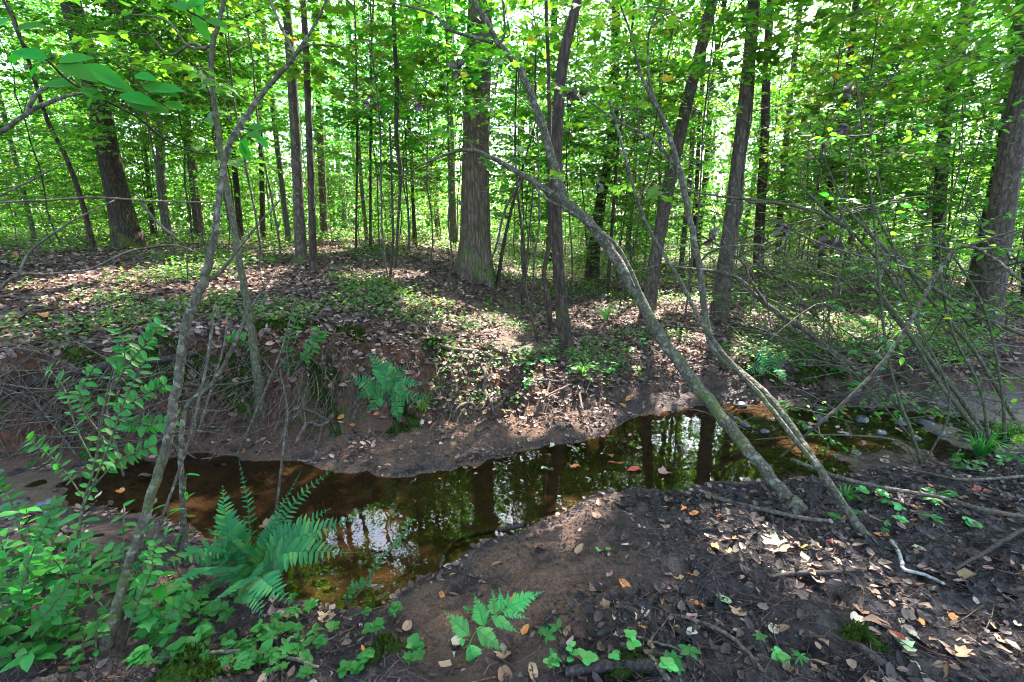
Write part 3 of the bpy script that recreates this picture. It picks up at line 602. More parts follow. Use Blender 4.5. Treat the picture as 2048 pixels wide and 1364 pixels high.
# ---- the far wood, seen as one mass
def far_wood():
    r = np.random.default_rng(5); mb = MB(); n = 240
    for k in range(n):
        th = r.uniform(0, 2 * np.pi); d = r.uniform(32, 62); x, y = d * math.sin(th), d * math.cos(th)
        z = float(H(x, y, False)); h = r.uniform(9, 16); V, F = tube(np.array([[x, y, z - .2], [x + r.normal(0, .3), y, z + h * .5], [x + r.normal(0, .7), y, z + h]]), [.2, .15, .06], 6); mb.add(V, F, 0)
    m = 6500; th = r.uniform(0, 2 * np.pi, m); d = 27 + 34 * r.random(m); cx, cy = d * np.sin(th), d * np.cos(th); cz = H(cx, cy, False) + .3 + 15 * r.random(m) ** 1.9
    m2 = 2200; th2 = r.uniform(-1.2, 1.2, m2); d2 = 24 + 22 * r.random(m2); ex, ey = d2 * np.sin(th2), d2 * np.cos(th2); cx, cy, cz = np.append(cx, ex), np.append(cy, ey), np.append(cz, H(ex, ey, False) + .2 + 3.4 * r.random(m2)); m += m2
    per = 26; P = np.repeat(np.stack([cx, cy, cz], -1), per, 0) + r.normal(0, 1, (m * per, 3)) * [.9, .9, .3]
    D = r.normal(0, 1, P.shape); N = np.array([0, 0, 1.]) + r.normal(0, .6, P.shape)
    V, F = leafset((np.array([[0, 0, 0], [.3, .5, .1], [0, 1, 0], [-.3, .5, .1]]), np.array([[0, 1, 2], [0, 2, 3]])), P, D, N, .26 * r.uniform(.6, 1.4, len(P))); mb.add(V, F, 1)
    return tag(link('distant_woods', mb.mesh('distant_woods', [M['greybark'], M['canopy']], False)), 'dense green woods far behind the clearing', None, None, 'stuff')
far_wood()

# ================================================================== bent and leaning saplings by the creek
def px_path(base, spec):
    """spec points carry their distance relative to the base point's"""
    return np.array([W(u, v, base[1] + dy) for u, v, dy, w in spec]), np.array([wide_r(u, w, depth(W(u, v, base[1] + dy))) for u, v, dy, w in spec])
def limb_mesh(P, Rr, mt, b, sides=8, rough=.06, n=None):
    C = spline(np.column_stack([P, Rr]), n or max(10, 5 * len(P)))
    C[1:-1, :3] += np.random.default_rng(len(P) + int(abs(P[0][0]) * 99)).normal(0, .12, (len(C) - 2, 3)) * C[1:-1, 3:4]
    return MB().add(*tube(C[:, :3], np.abs(C[:, 3]), sides, rough, random.randint(0, 99))).mesh('limb', M[mt], origin=b)
def foliage(name, parent, b, anchors, mt, tpl, size, gap, L, n, seed, up=.25):
    """leafy twigs standing off the given points"""
    r = np.random.default_rng(seed); tw = MB(); out = []
    for a in anchors:
        for k in range(n):
            d = r.normal(0, 1, 3); d[2] = d[2] * .35 + up; d = norm(d); e = a + d * L * r.uniform(.5, 1.2); out += spray(r, tw, np.asarray(a), e, size, gap, .004, .5, .12)
    P, D, N, S = cloud(out); V, F = leafset(tpl, P, D, N, S); mb = MB().add(V, F, 0)
    link(name, mb.mesh(name, M[mt], False, origin=b), parent)['kind'] = 'stuff'
    link('fine_twigs', tw.mesh('fine_twigs', M['dead'], origin=b), parent)['kind'] = 'stuff'
def bent_tree(name, label, cat, trunk, limbs=(), mt='smooth', Y0=None, leaves=None, sides=14, group=None, base=None):
    u, v, _, w = trunk[0]
    b = (G(u, v) if Y0 is None else W(u, v, Y0)) if base is None else np.asarray(base)
    P, Rr = px_path(b, trunk); Rr = Rr * .76; P[0] = b; Rr[0] *= 1.35 if cat == 'tree' else 1.0; t = thing(name, label, cat, b, group)
    if Y0 is None: P = np.vstack([P[0] - norm(P[1] - P[0]) * .12, P]); Rr = np.append(Rr[0] * 1.1, Rr)
    me = limb_mesh(P, Rr, mt, b, sides, .10, 6 * len(P)); link('trunk' if cat != 'branch' else 'bough', me, t)
    tips = []
    for s in limbs:
        p, rr = px_path(b, s); link('limb', limb_mesh(p, rr, mt, b, 8), t); tips += [p[-1], p[len(p) // 2]]
    if leaves: foliage('leaf_spray', t, b, [W(uu, vv, b[1] + dy) for uu, vv, dy in leaves['at']], leaves.get('mat', 'leaf'), leaves.get('tpl', MAPLE), leaves.get('size', .085), leaves.get('gap', .075), leaves.get('L', .45), leaves.get('n', 2), leaves.get('seed', 3))
    return t
bent_tree('leaning_sapling', 'thick lichened sapling leaning left over the creek and forking below the ridged trunk', 'tree',
    [(1596, 1025, 0, 46), (1566, 985, .05, 38), (1520, 930, .15, 36), (1440, 830, .4, 35), (1350, 715, .7, 34), (1285, 612, .9, 31), (1220, 500, 1.1, 29), (1172, 440, 1.2, 27), (1128, 402, 1.3, 25), (1085, 374, 1.4, 18), (1040, 347, 1.5, 15), (985, 316, 1.6, 12), (930, 300, 1.65, 10), (870, 318, 1.7, 7), (800, 352, 1.8, 4)],
    [[(1128, 404, 1.3, 20), (1112, 345, 1.35, 18), (1095, 285, 1.4, 17), (1066, 200, 1.45, 15), (1035, 130, 1.5, 14), (1000, 90, 1.5, 12), (962, 25, 1.5, 10), (925, -30, 1.55, 8)],
     [(1300, 640, .85, 9), (1240, 500, 1.0, 8), (1150, 430, 1.15, 7), (1085, 392, 1.2, 6), (1060, 350, 1.25, 5)],
     [(1050, 350, 1.5, 6), (1010, 420, 1.6, 5), (990, 500, 1.7, 4), (960, 560, 1.8, 3)],
     [(1000, 92, 1.5, 6), (1010, 60, 1.5, 5), (1005, 0, 1.5, 4)],
     [(985, 85, 1.5, 8), (900, 60, 1.6, 6), (860, 25, 1.7, 5), (780, 5, 1.8, 4)]], 'smooth',
    leaves=dict(at=[(960, 385, 1.7), (1000, 330, 1.6), (990, 190, 1.5), (940, 290, 1.7), (900, 60, 1.6), (820, 20, 1.8), (1020, 70, 1.5), (955, 230, 1.7)], size=.075, L=.38, n=2, gap=.07))
bent_tree('bowed_sapling', 'grey sapling bowed left from a mossy foot right of the thick lichened leaning one', 'tree',
    [(1724, 1068, 0, 25), (1690, 1015, .05, 24), (1650, 955, .1, 24), (1600, 880, .25, 26), (1540, 800, .4, 26), (1480, 745, .55, 24), (1430, 700, .7, 22), (1412, 640, .8, 19), (1402, 560, .85, 17), (1390, 490, .9, 16), (1376, 420, 1.0, 17), (1360, 345, 1.05, 16), (1335, 262, 1.1, 13), (1305, 198, 1.1, 11), (1282, 150, 1.15, 8), (1262, 70, 1.2, 6), (1240, 10, 1.2, 5)],
    [[(1362, 350, 1.05, 9), (1340, 318, 1.1, 7), (1300, 275, 1.15, 6), (1240, 245, 1.2, 5), (1160, 190, 1.3, 3)],
     [(1310, 205, 1.1, 6), (1296, 140, 1.1, 5), (1300, 60, 1.1, 4), (1330, -10, 1.1, 3)],
     [(1660, 965, .1, 12), (1590, 880, .2, 12), (1520, 790, .35, 11), (1440, 700, .55, 11), (1390, 620, .7, 9), (1360, 560, .75, 8), (1290, 440, .9, 7), (1255, 330, .9, 6), (1220, 200, 1.0, 4)]], 'smooth',
    leaves=dict(at=[(1180, 350, 1.3), (1160, 185, 1.3), (1250, 240, 1.3), (1270, 380, 1.0), (1300, 60, 1.2), (1240, 30, 1.2), (1340, 20, 1.2), (1220, 130, 1.2)], size=.075, L=.36, n=2, gap=.07, seed=8))
bent_tree('slanted_sapling', 'thin brown sapling slanting left from the low far bank behind the bowed one', 'tree',
    [(1714, 745, 0, 18), (1650, 692, .1, 16), (1600, 655, .15, 15), (1560, 630, .2, 15), (1515, 595, .3, 13), (1480, 560, .35, 12), (1440, 545, .4, 10), (1350, 534, .5, 6)],
    [[(1530, 605, .25, 8), (1500, 560, .3, 6), (1480, 520, .3, 5), (1400, 470, .4, 3)]], 'greybark', sides=10)
bent_tree('front_sapling', 'pale bark sapling closest to the camera, curving right in front of the left bank', 'tree',
    [(212, 1300, 0, 34), (245, 1172, .03, 29), (290, 1032, .08, 29), (335, 882, .13, 29), (358, 742, .18, 28), (375, 642, .2, 28), (408, 560, .24, 26), (428, 480, .28, 21), (438, 392, .3, 18), (455, 300, .33, 18), (490, 236, .36, 16), (545, 165, .4, 13), (590, 112, .4, 11), (640, 30, .42, 7), (665, -40, .42, 5)],
    [[(405, 562, .24, 12), (440, 545, .26, 9), (490, 480, .3, 6), (560, 400, .35, 4)], [(592, 112, .4, 7), (560, 50, .42, 6), (535, -10, .45, 5)], [(585, 115, .4, 6), (620, 90, .4, 5), (690, 95, .45, 3)]], 'smooth')
bent_tree('upright_dark_sapling', 'dark upright sapling on the far left bank crossing the pale front sapling near the top', 'tree',
    [(522, 800, 0, 26), (508, 690, .0, 22), (490, 585, .03, 20), (472, 480, .05, 18), (455, 380, .1, 17), (440, 290, .1, 16), (427, 185, .1, 15), (424, 105, .1, 14), (448, 5, .1, 12), (460, -60, .1, 11)],
    [[(425, 110, .1, 8), (385, 88, .15, 7), (340, 110, .2, 5), (300, 70, .3, 4)], [(424, 92, .1, 8), (380, 95, .1, 6), (330, 40, .1, 5), (250, 28, .2, 4)]], 'stem', sides=10,
    leaves=dict(at=[(420, 190, .1), (460, 240, .1), (380, 60, .2), (300, 70, .2), (440, 330, .1), (250, 30, .2)], size=.085, L=.4, n=2, gap=.08, seed=12))
bent_tree('kinked_stem', 'grey brown stem kinking right behind the pale front sapling', 'tree',
    [(374, 1130, 0, 17), (366, 992, .02, 17), (362, 900, .05, 16), (375, 812, .1, 14), (425, 768, .12, 14), (466, 695, .15, 11), (494, 628, .2, 8), (540, 560, .25, 4)], [], 'smooth', sides=8)
for sp, lb in [([(262, 1215, 0, 9), (318, 1055, 0, 9), (372, 900, .03, 9), (392, 822, .05, 8), (412, 730, .08, 7), (424, 640, .1, 5)], 'pale speckled thin stem rising beside the pale front sapling'),
               ([(386, 880, 0, 8), (400, 800, .02, 7), (420, 700, .05, 6), (428, 610, .1, 4)], 'middle one of three thin lichen spotted stems right of the pale front sapling'),
               ([(398, 860, 0, 8), (430, 755, .03, 7), (448, 690, .05, 6), (455, 640, .08, 4)], 'short lichen spotted thin stem nearest the dark upright sapling')]:
    bent_tree('speckled_stem', lb, 'sapling', sp, [], 'dead', sides=6, Y0=None if sp[0][1] > 1000 else 2.3, group='lichen spotted thin stems')
for sp, lb in [([(478, 905, 0, 9), (505, 842, 0, 8), (540, 758, .05, 7), (566, 690, .1, 5), (590, 600, .2, 3)], 'thin grey stick slanting right at the foot of the left bank'),
               ([(548, 1060, 0, 8), (560, 960, 0, 8), (568, 880, .02, 7), (575, 820, .05, 5), (560, 740, .1, 3)], 'knobbly upright twig standing in the water behind the dark green fern'),
               ([(250, 960, 0, 9), (235, 900, 0, 8), (215, 830, .05, 6), (230, 740, .1, 4)], 'slim twig standing in the shallows left of the pale front sapling')]:
    bent_tree('standing_twig', lb, 'twig', sp, [], 'dead', sides=6, group='standing twigs by the creek')
# branches reaching in from the frame's edges
def bough(label, spec, Y, mt='dead', limbs=(), leaves=None, group='branches reaching in from the sides'):
    return bent_tree('overhanging_branch', label, 'branch', spec, limbs, mt, Y0=Y, sides=8, group=group, leaves=leaves)
bough('grey lichened branch at the left edge, lowest of the upper ones, pointing up right', [(-120, 330, 0, 18), (0, 266, 0, 17), (55, 226, .05, 15), (105, 202, .1, 13), (155, 188, .15, 9), (205, 182, .2, 5)], 1.5, 'smooth', [[(55, 226, .05, 11), (72, 190, .05, 10), (115, 160, .1, 7)]])
bough('long thin level branch at left crossing the thick leaning trunk', [(-120, 412, 0, 9), (0, 405, 0, 8), (100, 400, .05, 8), (190, 395, .1, 7), (300, 402, .15, 6), (420, 405, .2, 4)], 1.9)
bough('pale arching twig at the left edge just above the leaf litter', [(-60, 620, 0, 14), (0, 578, 0, 12), (35, 550, 0, 11), (100, 548, .1, 9), (180, 538, .15, 8), (245, 508, .2, 7), (290, 496, .25, 6), (350, 490, .3, 5), (402, 508, .35, 4)], 1.6, 'dead', [[(38, 548, 0, 7), (62, 502, .05, 6), (140, 445, .1, 5), (230, 400, .2, 3)]])
bough('short dark branch at the left edge between the level branch and the lichened one', [(-80, 440, 0, 10), (0, 392, 0, 9), (60, 362, .05, 7), (130, 325, .1, 4)], 1.9)
bough('grey drooping twig in front of the foot of the thick leaning trunk', [(270, 385, 0, 6), (310, 440, 0, 8), (345, 470, 0, 8), (372, 500, .05, 5), (375, 560, .1, 4)], 2.4)
bough('pale green rod arching from the right edge down to the riffle', [(2140, 640, -.2, 14), (2048, 566, -.1, 12), (1990, 520, 0, 11), (1935, 493, 0, 10), (1898, 512, .02, 10), (1845, 600, .06, 10), (1790, 690, .1, 10), (1725, 770, .15, 10), (1640, 846, .25, 9), (1560, 915, .45, 7)], 1.95, 'dead', [[(1935, 493, 0, 6), (1900, 498, .05, 5), (1850, 490, .1, 4), (1780, 500, .2, 3)], [(1930, 494, 0, 7), (2000, 470, -.05, 6), (2060, 455, -.1, 5)]],
      dict(at=[(1960, 500, 0), (2000, 480, 0)], size=.05, gap=.06, L=.2, n=2, mat='leaf', tpl=OVAL))
bough('long slim arch of a branch ending left behind the bowed sapling', [(1890, 760, 0, 11), (1830, 640, 0, 11), (1770, 540, .05, 10), (1700, 462, .1, 10), (1620, 420, .15, 9), (1540, 404, .2, 8), (1450, 394, .25, 7), (1350, 379, .3, 4)], 3.4, 'stem', [[(1560, 405, .2, 6), (1490, 400, .2, 5), (1475, 350, .2, 4), (1482, 290, .2, 3)], [(1700, 462, .1, 7), (1630, 400, .15, 6), (1600, 360, .2, 4), (1620, 300, .2, 3)]])

# broad leaves hanging close above at top left: every leaf a part
def pleaf(parent, b, p, d, nrm, size, tpl, mt, name='leaf', cache={}):
    key = (id(tpl[0]), mt)
    if key not in cache: cache[key] = MB().add(*tpl).mesh('leaf', M[mt], True)
    d = Vector(np.asarray(d, float).tolist()).normalized(); nn = Vector(np.asarray(nrm, float).tolist()); nn = (nn - d * nn.dot(d)).normalized(); x = d.cross(nn)
    o = link(name, cache[key], parent); m3 = Matrix((x, d, nn)).transposed()
    o.matrix_local = Matrix.LocRotScale(Vector((np.asarray(p) - b).tolist()), m3.to_quaternion(), Vector((size, size, size))); return o
def wide(tpl, k):
    return (tpl[0] * [k, 1, 1], tpl[1])
BROAD = wide(OVAL, 1.15)
def leafy_branch(label, path, leaves, Y):
    b = W(path[0][0], path[0][1], Y); t = thing('leafy_branch', label, 'branch', b, 'leafy branches close to the camera')
    P, Rr = px_path(b, path); link('twig', limb_mesh(P, Rr, 'wetwood', b, 6), t); r = np.random.default_rng(len(leaves))
    for u, v, ln, ang, dy in leaves:
        p = W(u, v, Y + dy); a = R(ang); s = .82 * ln * depth(p) / FPX
        d = np.array([math.cos(a), r.normal(0, .3), math.sin(a)]); pleaf(t, b, p, d, np.array([r.normal(0, .25), -.75, .75]), s, BROAD, 'bigleaf')
leafy_branch('twig of broad bright green leaves across the thick leaning trunk at top left', [(-30, -60, 0, 9), (18, 20, 0, 8), (45, 85, 0, 7), (92, 118, .05, 7), (150, 170, .1, 6), (270, 232, .15, 5), (332, 280, .2, 5), (390, 304, .25, 4), (438, 308, .3, 3)],
    [(95, 118, 85, 165, 0), (92, 118, 80, 200, 0), (118, 125, 75, 30, 0), (118, 128, 95, 340, 0), (45, 105, 70, 185, 0), (150, 170, 70, 178, .1), (165, 130, 100, 335, .1), (175, 150, 100, 345, .1), (200, 180, 75, 200, .1), (240, 190, 85, 350, .1), (255, 205, 95, 352, .12), (270, 150, 60, 350, .12), (285, 172, 85, 350, .12), (300, 180, 80, 5, .12), (210, 200, 60, 150, .1), (330, 205, 50, 345, .15), (20, 40, 80, 200, 0), (30, 60, 70, 20, 0)], 1.15)
leafy_branch('sprig of a few oval leaves beside the pale front sapling', [(470, 262, 0, 4), (495, 258, 0, 4), (520, 268, 0, 3)], [(495, 256, 45, 10, 0), (500, 262, 50, 330, 0), (510, 270, 40, 315, 0), (480, 285, 45, 290, 0), (492, 275, 45, 250, 0), (470, 300, 40, 200, 0)], 1.7)
leafy_branch('bright twig of leaves hanging at the top edge near the upright dark sapling', [(330, -40, 0, 5), (360, 10, 0, 5), (410, 40, 0, 4)], [(340, -10, 60, 200, 0), (350, 5, 65, 330, 0), (370, 15, 60, 30, 0), (385, 30, 60, 300, 0), (410, 40, 55, 350, 0), (400, 30, 60, 80, 0)], 1.5)

# thicket on the right: arching shrubs, each with its stems
def shrub(label, b, stems, anchors, mt='stem', seed=0, tpl=OVAL, size=.05):
    t = thing('arching_shrub', label, 'shrub', b, 'shrubs of the right bank thicket')
    for s in stems:
        P = np.array([W(u, v, b[1] + dy) for u, v, dy, w in s]); Rr = np.array([.85 * wide_r(u, w, depth(p)) for p, (u, v, dy, w) in zip(P, s)]); link('stem', limb_mesh(P, Rr, mt, b, 7), t)
    foliage('leaf_spray', t, b, [W(u, v, b[1] + dy) for u, v, dy in anchors], 'leaf', tpl, size, .045, .34, 4, seed)
shrub('biggest many stemmed shrub arching left in front of the big edge trunk', G(1985, 905), [
    [(1995, 915, 0, 16), (1930, 810, .1, 15), (1850, 705, .25, 13), (1765, 600, .45, 11), (1705, 475, .6, 8), (1660, 380, .7, 5)],
    [(1990, 905, 0, 16), (1905, 800, .1, 14), (1862, 740, .2, 12), (1800, 640, .3, 10), (1730, 560, .5, 7), (1600, 500, .7, 4)],
    [(2030, 840, .1, 12), (1950, 705, .2, 12), (1865, 605, .3, 10), (1790, 500, .4, 8), (1745, 400, .5, 7), (1730, 300, .5, 5), (1712, 160, .5, 4)],
    [(2060, 675, 0, 14), (1960, 632, .1, 14), (1880, 585, .2, 12), (1805, 530, .3, 11), (1735, 462, .4, 10), (1690, 410, .5, 6), (1640, 300, .5, 4)],
    [(1980, 900, 0, 10), (1960, 780, .1, 9), (1900, 650, .2, 8), (1880, 480, .3, 6), (1920, 330, .3, 4), (1925, 200, .3, 3)],
    [(2010, 880, 0, 10), (2000, 760, 0, 9), (1960, 600, .1, 7), (1850, 440, .2, 5), (1760, 370, .3, 3)]],
    [(1650, 250, .6), (1820, 260, .5), (1990, 260, .3), (1960, 450, .2), (2020, 520, .1), (1840, 620, .3), (1760, 180, .5), (1880, 140, .4), (2010, 130, .3), (1700, 470, .6), (1730, 330, .5), (1800, 520, .4), (1900, 640, .2), (1920, 300, .3), (1640, 320, .5), (1880, 480, .3), (2000, 620, 0), (1960, 760, .1)], seed=4, size=.062)
shrub('spindly shrub with crossing stems rising from the middle of the riffle bank', G(1845, 925), [
    [(1848, 945, 0, 9), (1822, 860, 0, 9), (1795, 790, .05, 8), (1772, 690, .1, 8), (1758, 560, .1, 7), (1748, 440, .1, 5), (1738, 360, .1, 3)],
    [(1836, 930, 0, 6), (1790, 880, .05, 6), (1640, 870, .2, 4), (1500, 880, .4, 3)],
    [(1846, 935, 0, 6), (1900, 800, 0, 5), (1830, 640, .1, 4), (1780, 470, .15, 4), (1740, 270, .2, 3), (1710, 150, .2, 2)]],
    [(1760, 560, .1), (1770, 690, .1), (1745, 420, .1), (1740, 270, .2), (1640, 870, .2)], seed=6)
shrub('low shrub of near level pale twigs at the far right edge', G(2010, 850), [
    [(2090, 700 + 28 * k, .1, 6), (1960 - 10 * k, 690 + 34 * k, 0, 5), (1800 - 25 * (k % 3), 720 + 30 * k, .1, 4), (1600 + 40 * (k % 4), 760 + 22 * k, .3, 2)] for k in range(8)] +
    [[(2080, 620 + 45 * k, 0, 5), (1980, 560 + 60 * k, .1, 4), (1850, 520 + 55 * k, .3, 3), (1740, 540 + 70 * (k % 3), .4, 2)] for k in range(6)],
    [(2010, 700, 0), (1700, 800, .3), (1620, 820, .3), (1880, 860, 0), (1740, 720, .3), (1900, 780, .1), (1800, 820, .1), (1980, 850, 0), (1850, 700, .2), (1960, 900, 0)], 'dead', 9)
shrub('tangled shrub behind the slanted sapling on the low far bank', G(1640, 640), [
    [(1640, 640, 0, 7), (1600 - 40 * k, 560 - 20 * (k % 3), .1 * k, 6), (1520 + 60 * k, 470 - 15 * k, .2, 4), (1420 + 110 * k, 420 + 20 * (k % 2), .3, 3)] for k in range(6)],
    [(1600, 560, .1), (1680, 500, .2), (1520, 490, .2), (1750, 470, .2), (1600, 450, .2)], 'stem', 14)

rq = np.random.default_rng(33)
for k in range(140):
    u0, v0 = rq.uniform(1480, 2080), rq.uniform(520, 900); Yq = rq.uniform(2.9, 4.6); a = W(u0, v0, Yq); ln = rq.uniform(.5, 1.5); dirn = norm([rq.normal(-.75, .4), rq.normal(.1, .3), rq.normal(.35, .45)]); e = a + dirn * ln
    a[2] = max(a[2], float(H(a[0], a[1])) + .03); e[2] = max(e[2], float(H(e[0], e[1])) + .05); C = spline([a, (a + e) / 2 + rq.normal(0, .07, 3) + [0, 0, .13 * ln], e], 9); b = C[0]
    o = link('thicket_twig', MB().add(*tube(C, np.linspace(rq.uniform(.0025, .008), .0012, 9), 5, .1, k)).mesh('thicket_twig', M['dead' if k % 2 else 'stem'], origin=b), None, b)
    lw = 'short' if ln < .8 else 'middling' if ln < 1.15 else 'long'; sw = 'steep' if abs(dirn[2]) > .6 else 'slanting' if abs(dirn[2]) > .25 else 'near level'
    tag(o, '%s %s %s twig, %s of the right thicket' % (lw, sw, 'pale' if k % 2 else 'greenish', 'lower part' if v0 > 760 else 'upper part'), 'twig', 'loose twigs of the right bank thicket')
# dead leaf bunches caught in the twigs
for k, (u, v, Y, w, lb) in enumerate([(1150, 188, 3.3, 26, 'hanging right of the creekside trunk near its bend'), (838, 208, 4.2, 20, 'hanging left of the ridged trunk'), (915, 140, 4.4, 20, 'touching the left side of the ridged trunk'), (742, 205, 4.4, 18, 'hanging on the kinked snag'),
                                      (1652, 482, 3.3, 36, 'largest of those in the right thicket'), (1572, 455, 3.2, 24, 'on the level arch of branch'), (1425, 470, 3.2, 26, 'just right of the bowed sapling'), (1690, 250, 3.4, 24, 'high in the right thicket'), (1692, 180, 3.4, 22, 'topmost in the right thicket'), (920, 405, 4.4, 14, 'low beside the ridged trunk'), (1198, 365, 3.3, 20, 'at mid height between the fork and the slanting trunk')]):
    p = W(u, v, Y); r = np.random.default_rng(k); n = 9; s = w * Y / FPX * .8
    V, F = leafset(CURL, p + r.normal(0, s * .25, (n, 3)), r.normal(0, 1, (n, 3)) - [0, 0, .8], r.normal(0, 1, (n, 3)), s)
    tag(link('dead_leaf_bunch', MB().add(V, F).mesh('dead_leaf_bunch', M['dry_dark'], False, origin=p), None, p), 'dark bunch of dead leaves ' + lb, 'leaf bunch', 'bunches of dead leaves')
# thin poles and the kinked snag of the middle wood
for sp, Y, lb in [([(790, 520, 0, 6), (800, 380, 0, 7), (806, 345, 0, 9), (793, 300, 0, 10), (794, 180, 0, 11), (788, 60, 0, 10), (786, -20, 0, 9)], 6.2, 'kinked dead snag hanging left of the ridged trunk'),
                  ([(712, 500, 0, 6), (714, 300, 0, 5), (712, 100, 0, 5), (708, -20, 0, 4)], 8.5, 'very thin upright pole left of the kinked snag'),
                  ([(740, 490, 0, 7), (741, 300, 0, 6), (743, 100, 0, 5), (748, -20, 0, 5)], 8.6, 'thin upright pole just left of the kinked snag'),
                  ([(783, 600, 0, 6), (786, 480, 0, 6), (784, 380, 0, 5), (780, 250, 0, 4)], 5.6, 'thin dark stick planted in the slope below the kinked snag'),
                  ([(995, 570, 0, 11), (1005, 500, 0, 8), (1025, 410, 0, 7), (1050, 320, 0, 5), (1075, 230, 0, 4)], 7.2, 'thin dark stem leaning right from the foot of the ridged trunk'),
                  ([(1045, 600, 0, 8), (1048, 500, 0, 7), (1040, 430, 0, 6), (1030, 300, 0, 5), (1034, 120, 0, 4)], 6.2, 'thin wavy stem between the ridged trunk and the crooked mossy stem'),
                  ([(1075, 690, 0, 6), (1058, 610, 0, 6), (1050, 560, 0, 5), (1060, 450, 0, 4), (1070, 330, 0, 3)], 4.6, 'thin bent stick left of the crooked mossy stem'),
                  ([(1215, 600, 0, 9), (1222, 480, 0, 8), (1236, 300, 0, 7), (1260, 100, 0, 6), (1270, -20, 0, 6)], 8.2, 'thin pole behind the fork right of the distant wide trunk'),
                  ([(1385, 560, 0, 12), (1392, 400, 0, 11), (1402, 200, 0, 10), (1418, 0, 0, 10)], 12, 'narrow far trunk between the slanting trunk and the scaly trunk'),
                  ([(1318, 560, 0, 8), (1320, 300, 0, 8), (1322, 100, 0, 8), (1322, -10, 0, 8)], 12, 'thin straight pole left of the slanting grey trunk'),
                  ([(525, 470, 0, 14), (522, 300, 0, 12), (516, 100, 0, 11), (512, 0, 0, 11)], 13, 'narrow far trunk right of the upright dark sapling'),
                  ([(482, 480, 0, 18), (470, 340, 0, 15), (452, 180, 0, 14), (440, 40, 0, 13)], 11, 'brown trunk right behind the upright dark sapling')]:
    photo_tree('pole_tree', lb, sp, 'rough', 8, Y, None, .15, 0, 8, 16)
